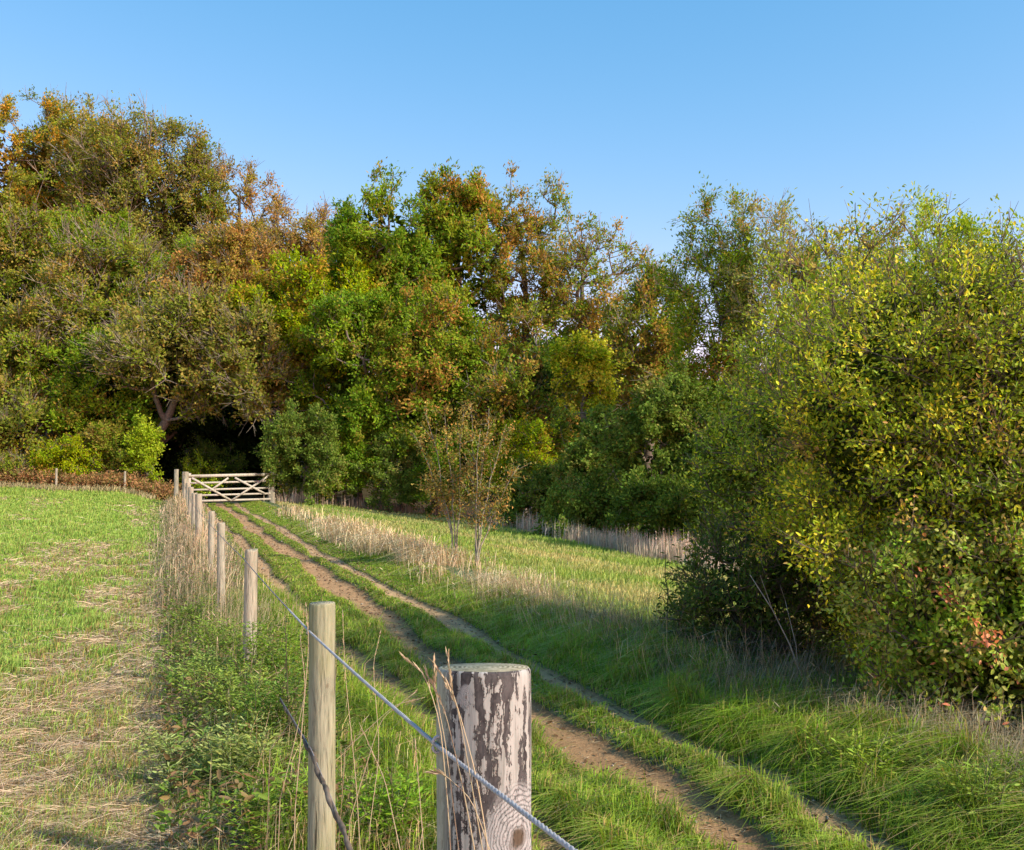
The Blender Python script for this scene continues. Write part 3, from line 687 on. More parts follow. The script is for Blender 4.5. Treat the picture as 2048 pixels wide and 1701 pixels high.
# right trees
RG = 'trees behind the big thicket'
ptree('olive and rust tree beside the sky gap', 1290, 548, 180, 880, 44, 'ashrust', 81, 13500, 170, group=RG, leaf=(.2, .08))
ptree('ash with dark green left edge right of the sky gap', 1425, 440, 170, 860, 36, 'ashmix', 82, 19000, 260, group=RG, trunk=.11, leaf=(.16, .06), clump=.65, shell=.2, twr=.009)
ptree('airy grey green ash with sky showing through', 1550, 440, 210, 840, 35, 'bluegr', 83, 17000, 280, group=RG, trunk=.11, leaf=(.15, .055), clump=.65, shell=.2, twr=.009, twigcol=(.34, .33, .28))
ptree('bright green rounded tree rising behind the thicket on the right', 1895, 425, 250, 800, 32, 'bright', 84, 22000, 200, group=RG, leaf=(.15, .05), clump=.6, twr=.008)
ptree('olive tree behind the middle of the thicket', 1720, 470, 190, 820, 34, 'bluegr', 85, 14000, 200, group=RG, trunk=.11, leaf=(.15, .06), clump=.6, shell=.2, twr=.008)

# ------------------------------------------------------------------ near thicket
def shoots(tips_px, Y, dens=1.0, leaf=(.042, .02)):
    def f(r):
        out = []
        for (x, y, bx, by) in tips_px:
            a = at(bx, by, Y); b = at(x, y, Y); n = 26
            L = np.linalg.norm(b - a); n = int(34 * L * dens); u = r.random(n) ** .8
            pos = a + (b - a) * u[:, None] + r.normal(0, .012, (n, 3)); ax = unit(unit(b - a) * .8 + r.normal(0, .7, (n, 3)))
            c = pick(PAL['plumlow'], pos, 3, 0.0) * .8
            out.append(leaves(pos, ax, unit(r.normal(size=(n, 3)) + np.array([0, 0, .6])), leaf[0] * r.uniform(.7, 1.2, n), leaf[1] * r.uniform(.8, 1.2, n), c, True))
            m = 6; ts = np.linspace(0, 1, m + 1); pts = a + (b - a) * ts[:, None] + r.normal(0, .01, (m + 1, 3)); rr = .005 * (1 - ts * .6)
            out.append(segs(pts[:-1], pts[1:], rr[:-1], rr[1:], np.array([.1, .08, .05]), 4))
        return out
    return f
def bush(label, base, crowns, n, tips, pal, seed, leaf=(.037, .017), clump=.26, trunk=.045, extra=None, group='shrubs of the thicket right of the track', **kw):
    kw.setdefault('bare', 260); kw.setdefault('barecol', (.2, .16, .11)); kw.setdefault('lobes', 0)
    return make_tree('shrub', label, 'shrub', base, crowns, int(tips * 1.15), int(n * 1.5), leaf, PAL[pal], seed, clump, 6, trunk, (.12, .1, .07), (.2, .16, .11), group, M_near, True,
                     upb=.5, twr=.0028, extra=extra, coh=.35, cscale=1.4, **kw)
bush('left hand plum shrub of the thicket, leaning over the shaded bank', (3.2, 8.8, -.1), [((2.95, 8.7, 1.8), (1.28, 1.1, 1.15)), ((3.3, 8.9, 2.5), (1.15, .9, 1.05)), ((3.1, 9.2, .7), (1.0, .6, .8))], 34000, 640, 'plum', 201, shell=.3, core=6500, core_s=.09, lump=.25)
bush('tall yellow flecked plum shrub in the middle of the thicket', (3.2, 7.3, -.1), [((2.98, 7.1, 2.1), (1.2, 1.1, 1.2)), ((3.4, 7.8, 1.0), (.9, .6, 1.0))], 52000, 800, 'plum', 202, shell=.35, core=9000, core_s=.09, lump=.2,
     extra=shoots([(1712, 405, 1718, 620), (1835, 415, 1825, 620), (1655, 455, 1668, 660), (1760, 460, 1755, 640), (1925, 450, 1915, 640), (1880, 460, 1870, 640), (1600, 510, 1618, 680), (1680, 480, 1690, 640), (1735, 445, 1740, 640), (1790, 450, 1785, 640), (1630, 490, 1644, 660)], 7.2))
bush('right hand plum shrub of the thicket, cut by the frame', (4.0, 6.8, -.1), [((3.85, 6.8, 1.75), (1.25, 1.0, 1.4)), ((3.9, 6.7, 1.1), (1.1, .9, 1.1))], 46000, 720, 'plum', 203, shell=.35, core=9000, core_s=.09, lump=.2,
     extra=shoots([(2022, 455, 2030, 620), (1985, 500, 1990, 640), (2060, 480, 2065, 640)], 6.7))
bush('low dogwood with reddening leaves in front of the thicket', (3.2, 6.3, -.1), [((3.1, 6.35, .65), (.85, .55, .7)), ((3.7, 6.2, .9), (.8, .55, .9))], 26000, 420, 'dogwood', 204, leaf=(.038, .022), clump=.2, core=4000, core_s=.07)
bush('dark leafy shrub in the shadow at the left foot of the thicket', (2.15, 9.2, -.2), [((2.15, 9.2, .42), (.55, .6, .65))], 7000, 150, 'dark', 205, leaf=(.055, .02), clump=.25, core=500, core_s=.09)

# ------------------------------------------------------------------ saplings in the bank
def sapling(label, bx, by, Y, stems, pal, seed, leafn, leaf=(.055, .028)):
    r = np.random.default_rng(seed); base = at(bx, by, Y); base[2] = float(height(base[0], Y)) - .05
    root = empty('sapling', base); tparts, lp = [], []
    TW = []; bc = np.array([.33, .30, .21])
    for (x, y, b) in stems:
        tip = at(x, y, Y + b); n = 9; u = np.linspace(0, 1, n)
        p = base + (tip - base) * u[:, None]; sagv = (tip - base) * np.array([1, 1, 0])
        p = p - sagv * (u * (1 - u))[:, None] * .55 + r.normal(0, .018, (n, 3)) * (u > 0)[:, None]
        tparts.append(tube(p, np.linspace(.018, .003, n), bc * r.uniform(.8, 1.15), 6))
        for k in range(15):
            v = r.uniform(.3, .98); i = min(int(v * (n - 1)), n - 2); a = p[i] + (p[i + 1] - p[i]) * (v * (n - 1) - i)
            d = unit(unit(tip - base) * .8 + r.normal(0, .5, 3)); L = r.uniform(.2, .55) * (1.1 - .5 * v); TW.append((a, a + d * L, L))
    A = np.array([t[0] for t in TW]); B = np.array([t[1] for t in TW])
    tparts.append(segs(A, B, np.full(len(A), .004), np.full(len(A), .002), bc * .8, 4))
    raw_mesh('stems', *join(tparts), M_bark, root)
    w = r.integers(0, len(A), leafn); u = r.uniform(.1, 1.1, leafn)
    pos = A[w] + (B[w] - A[w]) * u[:, None] + r.normal(0, .05, (leafn, 3)); m = leafn
    col = pick(PAL[pal], pos, seed, .3, 1.5) * r.uniform(.6, 1.3, (m, 1))
    raw_mesh('crown', *leaves(pos, unit(r.normal(size=(m, 3)) + np.array([0, 0, -.3])), unit(r.normal(size=(m, 3)) + np.array([.3, -.4, .6])), leaf[0] * r.uniform(.7, 1.3, m), leaf[1] * r.uniform(.7, 1.3, m), col, True), M_near, root)
    tag(root, label, 'sapling')
PAL['sapl'] = [((.26, .26, .05), .35), ((.36, .25, .06), .25), ((.55, .27, .06), .2), ((.55, .42, .08), .2)]
PAL['saplr'] = [((.34, .24, .06), .35), ((.55, .3, .07), .22), ((.26, .29, .05), .43)]
sapling('slender pale stemmed sapling leaning left on the grassy bank', 912, 1125, 17, [(850, 825, .2), (888, 812, -.2), (830, 870, .3), (925, 825, 0)], 'sapl', 301, 2700, leaf=(.05, .024))
sapling('upright multi stemmed sapling with orange leaves on the grassy bank', 952, 1130, 16.6, [(942, 808, .2), (978, 818, .1), (1012, 850, -.2), (1038, 930, .2), (957, 860, -.3)], 'saplr', 302, 2600, leaf=(.05, .024))

# ------------------------------------------------------------------ bracken at left wood edge
n = 2600; X = RNG.uniform(-27, -16.2, n); Y = 47.2 + RNG.uniform(-.5, 1.2, n)
parts = []; h = RNG.uniform(.35, .9, n) * (.5 + .9 * vnoise(np.stack([X, Y], 1), .8, 400)); az = RNG.uniform(0, 6.28, n)
base = np.stack([X, Y, height(X, Y)], 1); d = np.stack([np.cos(az), np.sin(az), np.zeros(n)], 1)
tip = base + d * (h * .6)[:, None] + np.array([0, 0, 1.]) * h[:, None]
parts.append(segs(base, tip, np.full(n, .008), np.full(n, .004), np.array([.25, .15, .07]), 3))
for q in range(14):
    u = RNG.uniform(.3, 1, n); pos = base + (tip - base) * u[:, None] + RNG.normal(0, .08, (n, 3))
    c = jit(np.array([.44, .25, .10]), n, .5, .15); gr = RNG.random(n)[:, None] < .2; c = np.where(gr, jit(np.array([.25, .24, .06]), n), c)
    parts.append(leaves(pos, unit(RNG.normal(size=(n, 3)) + np.array([0, 0, .4])), unit(RNG.normal(size=(n, 3)) * .7 + np.array([.3, -.6, .6])), RNG.uniform(.1, .2, n), np.full(n, .06), c))
tag(raw_mesh('bracken', *join(parts), M_leaf), 'rust brown dead bracken between the left field and the wood', 'bracken', kind='stuff')

# ------------------------------------------------------------------ weeds along the fence
M_weed = foliage_mat('weed_leaf', .28, .6, .15, (1.15, 1.2, .6), 1.1, 1.05)
def weed(label, X, Y, hgt, spread, nst, seed, col=(.12, .19, .05), dens=130, leafL=.036, leafW=.0095, dark=False):
    r = np.random.default_rng(seed); base = np.array([X, Y, float(height(X, Y)) - .02]); root = empty('weed', base)
    st, lv = [], []
    for i in range(nst):
        b = base + np.append(r.normal(0, spread * .35, 2), 0); t = b + np.append(r.normal(0, spread * .5, 2), hgt * r.uniform(.6, 1.15))
        st.append((b, t)); m = int(dens * r.uniform(.7, 1.3)); u = r.uniform(.12, 1, m)
        sp = .10 * (1.25 - u) + .02
        az = r.uniform(0, 6.28, m); dd = np.stack([np.cos(az), np.sin(az), r.uniform(-.1, .7, m)], 1)
        pos = b + (t - b) * u[:, None] + dd * (sp * r.random(m))[:, None] * 1.3
        c = np.asarray(col) * r.uniform(.6, 1.35, (m, 1)) * (1 + r.uniform(-.1, .1, (m, 3)))
        lv.append(leaves(pos, dd, unit(np.array([0, 0, 1.]) + r.normal(0, .5, (m, 3))), leafL * r.uniform(.6, 1.3, m), leafW * r.uniform(.8, 1.4, m), c, True))
    A = np.array([s[0] for s in st]); B = np.array([s[1] for s in st])
    raw_mesh('stems', *segs(A, B, np.full(nst, .004), np.full(nst, .002), np.array([.13, .13, .06]), 4), M_bark, root)
    raw_mesh('foliage', *join(lv), M_weed, root); tag(root, label, 'weed', 'leafy weeds along the wire fence')
WD = [  # px, py(ground), Y, height, spread, stems, colour
 ('greyish green ragwort at the bottom edge left of the second post', 430, 1560, 5.4, .3, .3, 24, (.25, .33, .13)),
 ('pale green ragwort beside the hay with a dark hollow under it', 500, 1600, 5.1, .26, .26, 20, (.22, .30, .10)),
 ('leafy mugwort bush between hay and second post', 460, 1450, 6.4, .36, .32, 26, (.2, .3, .08)),
 ('low ragwort spilling onto the hay', 420, 1370, 7.3, .32, .3, 22, (.2, .3, .09)),
 ('dark leaved bramble just left of the second post', 560, 1400, 5.8, .55, .24, 14, (.12, .22, .05)),
 ('leafy green weed right below the third post', 545, 1330, 7.1, .5, .26, 20, (.15, .26, .05)),
 ('weed clump left of the third post', 440, 1330, 8.3, .4, .3, 20, (.17, .27, .06)),
 ('dark green weeds beside the fourth post', 400, 1260, 9.8, .4, .3, 16, (.14, .22, .05)),
 ('small weed clump far down the fence line', 395, 1190, 12.5, .34, .3, 12, (.15, .24, .06)),
 ('green nettle tuft between second and near post', 780, 1560, 4.3, .3, .16, 9, (.16, .3, .05)),
 ('weed with tall dark leafy tips above the second post', 640, 1330, 5.5, .85, .16, 6, (.08, .14, .04)),
 ('low weeds at the very foot of the second post', 590, 1650, 4.45, .26, .26, 14, (.18, .30, .06)),
 ('broad leaved green weed on the right bank below the thicket', 1740, 1540, 5.3, .22, .22, 14, (.2, .3, .06)),
 ('small leafy weed tuft at the bottom right of the bank', 1950, 1640, 4.7, .3, .2, 12, (.16, .25, .06)),
]
WD = [(*a[:7], (a[7][0] * 1.5, a[7][1] * 1.3, a[7][2] * 1.2)) for a in WD]
for i, (lb, px, py, Yw, hh, sprd, ns, cl) in enumerate(WD):
    p = at(px, py, Yw); weed(lb, p[0], Yw, hh, sprd, ns, 500 + i, cl)
# broad leaved weeds, uncountable ground cover under them
X, Y = sample(9000, 4.2, 16, 1.4, smin=-.6, smax=.45); n = len(X)
pos = np.stack([X, Y, height(X, Y) + RNG.uniform(.0, .22, n) * fbm(np.stack([X, Y], 1), 2, 430) * 1.6], 1)
az = RNG.uniform(0, 6.28, n); c = jit(np.array([.17, .26, .055]), n, .4); br = RNG.random(n)[:, None] < .45; c = np.where(br, jit(np.array([.3, .2, .1]), n), c)
tag(raw_mesh('ground_cover', *leaves(pos, np.stack([np.cos(az), np.sin(az), RNG.uniform(0, .8, n)], 1), unit(RNG.normal(size=(n, 3)) * .5 + np.array([0, 0, 1.])), RNG.uniform(.04, .09, n), RNG.uniform(.012, .03, n), c, True), M_weed),
    'tangle of small green and brown leaves under the fence', 'ground cover', kind='stuff')

# dead stalks in the shaded bank
def stalk(label, pts, r0, col, Ys, side=(), name='dead_stalk'):
    P = np.array([at(x, y, Yd) for (x, y), Yd in zip(pts, Ys)]); zb = float(height(P[0][0], P[0][1])); P[0][2] = min(P[0][2], zb) 
    parts = [tube(P, np.linspace(r0, r0 * .4, len(P)), np.array(col), 6)]
    for (x0, y0, x1, y1, Yd) in side:
        parts.append(segs([at(x0, y0, Yd)], [at(x1, y1, Yd)], [r0 * .5], [r0 * .25], np.array(col), 4))
    o = raw_mesh(name, *join(parts), M_bark)
    # origin at the foot
    o.data.transform(__import__('mathutils').Matrix.Translation((-P[0][0], -P[0][1], -P[0][2]))); o.location = tuple(float(a) for a in P[0])
    tag(o, label, 'dead stalk', 'dead hogweed stalks beside the track')
stalk('bare forked stalk rising against the sloping field', [(1333, 1260), (1336, 1190), (1330, 1150), (1332, 1110)], .008, (.07, .06, .04), [9.6] * 4, [(1336, 1190, 1318, 1170, 9.6), (1330, 1165, 1350, 1140, 9.6), (1336, 1200, 1315, 1190, 9.6)])
stalk('pale leaning stalk in the deepest shadow of the thicket', [(1620, 1400), (1580, 1290), (1545, 1220), (1500, 1150)], .007, (.4, .34, .25), [7.4, 7.6, 7.7, 7.8], [(1545, 1220, 1520, 1150, 7.7)])
stalk('thin pale stalk beside the leaning one in the shadow', [(1600, 1380), (1592, 1290), (1570, 1200)], .005, (.35, .3, .22), [7.5, 7.6, 7.7], [(1570, 1200, 1560, 1170, 7.7)])
stalk('tall straw coloured stalk in front of the dogwood at the right', [(2015, 1480), (2000, 1350), (1970, 1205)], .005, (.5, .43, .28), [6.4, 6.5, 6.6])
stalk('short straw stalk left of the tall one at the right', [(1985, 1470), (1955, 1380), (1930, 1280)], .005, (.5, .43, .28), [6.5, 6.5, 6.6], [(1955, 1380, 1975, 1330, 6.5)])

# ------------------------------------------------------------------ posts
def wood_mat(name, base, dark, green, peel=False, knots=()):
    """weathered wood; object coords: z up, u = angle * radius"""
    m, t, p, out = new_mat(name); N = t.nodes; L = t.links
    tc = N.new('ShaderNodeTexCoord'); sep = N.new('ShaderNodeSeparateXYZ'); L.new(tc.outputs['Object'], sep.inputs[0])
    def math_(op, a, b=None, c=None):
        n = N.new('ShaderNodeMath'); n.operation = op
        for i, v in enumerate((a, b, c)):
            if v is None: continue
            if isinstance(v, (int, float)): n.inputs[i].default_value = v
            else: L.new(v, n.inputs[i])
        return n.outputs[0]
    def noise(vec, scale, detail=6, dist=0, rough=.6):
        n = N.new('ShaderNodeTexNoise'); n.inputs['Scale'].default_value = scale; n.inputs['Detail'].default_value = detail; n.inputs['Distortion'].default_value = dist; n.inputs['Roughness'].default_value = rough
        L.new(vec, n.inputs['Vector']); return n.outputs[0]
    def ramp(v, stops):
        r = N.new('ShaderNodeValToRGB'); L.new(v, r.inputs[0]); e = r.color_ramp.elements
        e[0].position, e[0].color = stops[0][0], (*stops[0][1], 1); e[1].position, e[1].color = stops[-1][0], (*stops[-1][1], 1)
        for q, c in stops[1:-1]: el = e.new(q); el.color = (*c, 1)
        return r.outputs[0]
    def mix(f, a, b, mode='MIX'):
        n = N.new('ShaderNodeMix'); n.data_type = 'RGBA'; n.blend_type = mode
        if isinstance(f, (int, float)): n.inputs[0].default_value = f
        else: L.new(f, n.inputs[0])
        for i, v in ((6, a), (7, b)):
            if isinstance(v, tuple): n.inputs[i].default_value = (*v, 1)
            else: L.new(v, n.inputs[i])
        return n.outputs[2]
    mp = N.new('ShaderNodeMapping'); mp.inputs['Scale'].default_value = (1, 1, .09); L.new(tc.outputs['Object'], mp.inputs[0])
    grain = noise(mp.outputs[0], 95, 8, .4); gcol = ramp(grain, [(.3, tuple(np.array(base) * .38)), (.48, base), (.72, tuple(np.minimum(np.array(base) * 1.35, 1)))])
    mp2 = N.new('ShaderNodeMapping'); mp2.inputs['Scale'].default_value = (1, 1, .22); L.new(tc.outputs['Object'], mp2.inputs[0])
    blot = noise(mp2.outputs[0], 9, 4); bm_ = ramp(blot, [(.42, (0, 0, 0)), (.62, (1, 1, 1))])
    col = mix(bm_, gcol, mix(.55, gcol, green))
    mp3 = N.new('ShaderNodeMapping'); mp3.inputs['Scale'].default_value = (1, 1, .035); L.new(tc.outputs['Object'], mp3.inputs[0])
    crack = noise(mp3.outputs[0], 48, 3, .2); cm = ramp(crack, [(.345, (1, 1, 1)), (.375, (0, 0, 0))]); col = mix(cm, col, dark)
    hgt = math_('SUBTRACT', grain, math_('MULTIPLY', cm, 1.2))
    if peel:
        wv = noise(tc.outputs['Object'], 30, 4)
        wc = N.new('ShaderNodeVectorMath'); wc.operation = 'ADD'
        cb = N.new('ShaderNodeCombineXYZ'); a_ = math_('MULTIPLY', math_('SUBTRACT', wv, .5), .02)
        for i in range(3): L.new(a_, cb.inputs[i])
        L.new(tc.outputs['Object'], wc.inputs[0]); L.new(cb.outputs[0], wc.inputs[1])
        mp4 = N.new('ShaderNodeMapping'); mp4.inputs['Scale'].default_value = (1, 1, .095); L.new(wc.outputs[0], mp4.inputs[0])
        pn = noise(mp4.outputs[0], 62, 8, .7, .66)
        mp5 = N.new('ShaderNodeMapping'); mp5.inputs['Scale'].default_value = (1, 1, .5); L.new(wc.outputs[0], mp5.inputs[0])
        fine = noise(mp5.outputs[0], 75, 5, .3)
        big = noise(mp5.outputs[0], 7, 2)
        v = math_('ADD', math_('ADD', math_('MULTIPLY', pn, .9), math_('MULTIPLY', fine, .42)), math_('MULTIPLY', big, .45))
        zz = sep.outputs['Z']
        v = math_('ADD', v, math_('MULTIPLY', zz, -.06))
        msk = ramp(v, [(.825, (0, 0, 0)), (.833, (1, 1, 1))])
        left = ramp(math_('ADD', sep.outputs['X'], .5), [(.42, (0, 0, 0)), (.445, (1, 1, 1))])   # bare green strip on the left side
        msk = math_('MULTIPLY', msk, left)
        dcol = ramp(fine, [(.35, dark), (.65, (.11, .1, .09))])
        edge = ramp(v, [(.797, (0, 0, 0)), (.819, (1, 1, 1)), (.827, (0, 0, 0))])
        col = mix(math_('MULTIPLY', left, .75), mix(.5, gcol, green), mix(.25, gcol, (.44, .43, .375)))
        col = mix(math_('MULTIPLY', edge, .5), col, (.2, .14, .1))
        col = mix(msk, col, dcol); hgt = math_('ADD', math_('MULTIPLY', grain, .35), math_('MULTIPLY', math_('MULTIPLY', msk, -1), 1.0))
    for (kx, kz, kr, cdk) in knots:      # concentric knot rings on the face towards the camera
        dx = math_('SUBTRACT', sep.outputs['X'], kx); dz = math_('MULTIPLY', math_('SUBTRACT', sep.outputs['Z'], kz), .62)
        dist = math_('SQRT', math_('ADD', math_('MULTIPLY', dx, dx), math_('MULTIPLY', dz, dz)))
        dn = math_('ADD', dist, math_('MULTIPLY', math_('SUBTRACT', noise(tc.outputs['Object'], 26, 7), .5), .02))
        rings = math_('SINE', math_('MULTIPLY', dn, 2 * math.pi / (kr * .085)))
        rc = ramp(math_('ADD', math_('MULTIPLY', rings, .5), .5), [(.0, tuple(np.array(base) * .45)), (.3, tuple(np.array(base) * .95)), (1, tuple(np.minimum(np.array(base) * 1.15, 1)))])
        inn = ramp(dn, [(kr * .16, cdk), (kr * .3, base)]); rc = mix(1.0, rc, inn, 'MULTIPLY') if False else mix(ramp(dn, [(kr * .14, (1, 1, 1)), (kr * .26, (0, 0, 0))]), rc, cdk)
        msk2 = ramp(dn, [(kr * .8, (1, 1, 1)), (kr * 1.05, (0, 0, 0))]); front = math_('LESS_THAN', sep.outputs['Y'], 0.0)
        col = mix(math_('MULTIPLY', msk2, front), col, rc)
    # end grain on top faces
    geo = N.new('ShaderNodeNewGeometry'); sn = N.new('ShaderNodeSeparateXYZ'); L.new(geo.outputs['True Normal'], sn.inputs[0])
    topm = math_('GREATER_THAN', sn.outputs['Z'], .8)
    rr = math_('SQRT', math_('ADD', math_('MULTIPLY', sep.outputs['X'], sep.outputs['X']), math_('MULTIPLY', sep.outputs['Y'], sep.outputs['Y'])))
    rn = math_('SINE', math_('ADD', math_('MULTIPLY', rr, 700), math_('MULTIPLY', noise(tc.outputs['Object'], 12, 3), 14)))
    tcol = ramp(math_('ADD', math_('MULTIPLY', rn, .2), noise(tc.outputs['Object'], 45, 6)), [(.3, (.16, .14, .08)), (.55, (.40, .37, .22)), (.8, (.55, .50, .34))])
    col = mix(topm, col, tcol)
    L.new(col, p.inputs['Base Color']); p.inputs['Roughness'].default_value = .85; p.inputs['Specular IOR Level'].default_value = .2
    b = N.new('ShaderNodeBump'); b.inputs['Strength'].default_value = .9; b.inputs['Distance'].default_value = .006; L.new(hgt, b.inputs['Height']); L.new(b.outputs[0], p.inputs['Normal'])
    return m

PH = 1.31
M_strain = wood_mat('peeling_strainer_wood', (.39, .385, .345), (.035, .031, .029), (.36, .37, .2), True, ((.061, 1.03, .062, (.11, .08, .05)), (-.032, 1.283, .014, (.2, .11, .06))))
M_post = wood_mat('green_grey_post_wood', (.33, .33, .21), (.09, .085, .05), (.30, .31, .11), False, ((.024, .80, .022, (.2, .17, .1)),))
M_old = wood_mat('silver_post_wood', (.43, .39, .27), (.12, .09, .06), (.38, .32, .2))
M_gate = wood_mat('bleached_gate_wood', (.60, .54, .42), (.3, .24, .16), (.55, .52, .36))

def post(name, label, X, Y, r, h, mat, seed, lean=(0, 0), topslope=(0, .0), k=40, group='posts of the wire fence', square=False, cat='fence post', rag=0., taper=.96, staple=None, zb=None):
    rr_ = np.random.default_rng(seed); z0 = float(height(X, Y)) if zb is None else zb
    root = empty(name, (X, Y, z0)); n = max(int(h / .05), 8)
    zs = np.concatenate([np.linspace(-.3, h - .012, n), [h - .004, h, h]]); th = np.arange(k) * 2 * math.pi / k
    ph = rr_.uniform(0, 6.28, 4); vs = []
    for i, z in enumerate(zs):
        ra = r * (1 - (1 - taper) * z / h)
        if i == n: ra *= .985
        if i >= n + 1: ra *= .955
        if i == n + 2: ra *= .001
        rd = ra * (1 + .018 * np.sin(2 * th + ph[0] + z * .8) + .012 * np.sin(3 * th + ph[1] - z) + .006 * np.sin(7 * th + ph[2] + 3 * z) + .004 * np.sin(11 * th + z * 7))
        if name == 'strainer_post' and i < n:
            rd = rd + .0035 * (fbm(np.stack([th * 2.2, np.full(k, z * 1.1)], 1), 3.0, 700, 3) - .5) + .0022 * (vnoise(np.stack([th * 12, np.full(k, z * 5)], 1), 1.0, 701) - .5)
        if square:
            q = np.maximum(np.abs(np.cos(th)), np.abs(np.sin(th))); rd = ra * np.minimum(1 / q, 1.28)
        x = rd * np.cos(th) + lean[0] * z; y = rd * np.sin(th) + lean[1] * z
        zz = np.full(k, z)
        if i >= n - 1:
            zz = z + topslope[0] * x + topslope[1] * y + rag * (np.sin(3 * th + ph[3]) * .5 + rr_.normal(0, .5, k) * (i < n + 2))
        vs.append(np.stack([x, y, zz], 1))
    V = np.concatenate(vs) + np.array([X, Y, z0]); rows = len(zs); f = []
    for i in range(rows - 1):
        for j in range(k): f += [i * k + j, i * k + (j + 1) % k, (i + 1) * k + (j + 1) % k, (i + 1) * k + j]
    o = raw_mesh('shaft', V, f, [4] * ((rows - 1) * k), None, mat, root); 
    tag(root, label, cat, group)
    if staple is not None:      # U staple holding the wire rope, world point and side vector
        c, sdv = np.array(staple[0]), np.array(staple[1]); t = np.linspace(-1, 1, 9)
        dirw = unit(np.array([-.345, 1, 0]))
        path = [c + np.array([0, 0, .012]) * np.sin(a * 1.57) * 1.2 + sdv * (.009 * np.cos(a * 1.57) - .002) for a in t]
        path = [path[0] - sdv * .012] + path + [path[-1] - sdv * .012]
        raw_mesh('staple', *tube(np.array(path), .0032, np.array([.5, .5, .48]), 6), M_rope, root)
    return root
sv_ = unit(np.array([-1, -.345, 0.]))          # towards the left of the fence line
P1 = (-.051, 1.9); P2 = (at(647, 1205, 3.85)[0], 3.85)
W1 = np.array([*P1, 0]) + sv_ * .094; W2 = np.array([*P2, 0]) + sv_ * .055
W1[2] = at(872, 1490, W1[1])[2]; W2[2] = at(618, 1262, W2[1])[2]
post('strainer_post', 'thick round nearest post with peeling dark bark and a ringed knot', *P1, .0905, EYE - .378, M_strain, 1, topslope=(0, -.10), k=160, staple=(W1, sv_), zb=0, cat='fence post', taper=.99)
z2 = float(height(*P2)); post('fence_post', 'smooth greenish grey round post, second from the camera', *P2, .0515, at(647, 1206, 3.85)[2] - z2, M_post, 2, k=40, staple=(W2, sv_), topslope=(.03, 0), lean=(-.005, 0))
FP = [('weathered silver post with a ragged top, third from the camera', 7.45, 1100, .049, (.006, 0), .01, 501),
      ('pale leaning post fourth from the camera', 10.6, 1047, .042, (-.015, .0), .012, 445),
      ('thin pale post fifth from the camera, half hidden by dry grass', 13.6, 1024, .042, (.01, 0), .012, 422),
      ('tall bright post standing inside the left field edge', 17.6, 988, .06, (-.012, 0), .0, 399),
      ('pale post just behind the tall bright one', 20.5, 987, .06, (.0, 0), .01, 389),
      ('pale post in the far third of the fence', 25.0, 975, .07, (.01, 0), .01, 381),
      ('second last pale post before the gate', 31.0, 966, .07, (.0, 0), .0, 376),
      ('last small post before the gate post', 37.0, 958, .07, (.0, 0), .0, 370)]
wirep = [W1, W2]
for i, (lb, Yp_, ty, r_0, ln, rg, px) in enumerate(FP):
    p = at(px, ty, Yp_); z = float(height(p[0], Yp_)); post('fence_post', lb, p[0], Yp_, r_0, p[2] - z, M_old, 10 + i, lean=ln, rag=rg, k=18, topslope=(.1, 0))
    wp = np.array([p[0], Yp_, 0]) + sv_ * (r_0 + .004); wp[2] = p[2] - [.06, .1, .12, .25, .15, .15, .15, .15][i]; wirep.append(wp)

# wire rope (two-strand twist) from the left past the camera to the gate
gp = at(371, 944, 42.5); wirep.append(np.array([gp[0] - .1, 42.5, gp[2] - .25]))
w0 = W1 + (at(1150, 1701, 1.35) - W1) * 2.1
pts = []
wl = [w0] + wirep
for a, b in zip(wl[:-1], wl[1:]):
    L = np.linalg.norm(b - a); m = max(int(L / (.012 if a[1] < 4.5 else .25)), 2); u = np.linspace(0, 1, m, endpoint=False)[:, None]
    q = a + (b - a) * u; q[:, 2] -= (.006 * L / 3.5 * 4 * (u * (1 - u)))[:, 0]; pts.append(q)
pts = np.concatenate(pts + [wl[-1][None]])
rad = np.maximum(.0042, .00022 * pts[:, 1]); sdir = unit(np.gradient(pts, axis=0)); sa_ = unit(np.cross(sdir, [0, 0, 1.])); sb_ = np.cross(sdir, sa_)
arc = np.concatenate([[0], np.cumsum(np.linalg.norm(np.diff(pts, axis=0), axis=1))]); strands = []
for ph in (0, 2.094, 4.189):
    a = arc * 2 * math.pi / .04 + ph; near = (pts[:, 1] < 4.5)[:, None] * 1.0
    q = pts + (sa_ * np.cos(a)[:, None] + sb_ * np.sin(a)[:, None]) * (.0021 * near)
    strands.append(tube(q, np.where(pts[:, 1] < 4.5, .0027, rad * .75), np.array([.42, .41, .38]), 7))
o = raw_mesh('wire_rope', *join(strands), M_rope, smooth=True); tag(o, 'taut twisted grey wire rope running along the fence posts', 'wire')
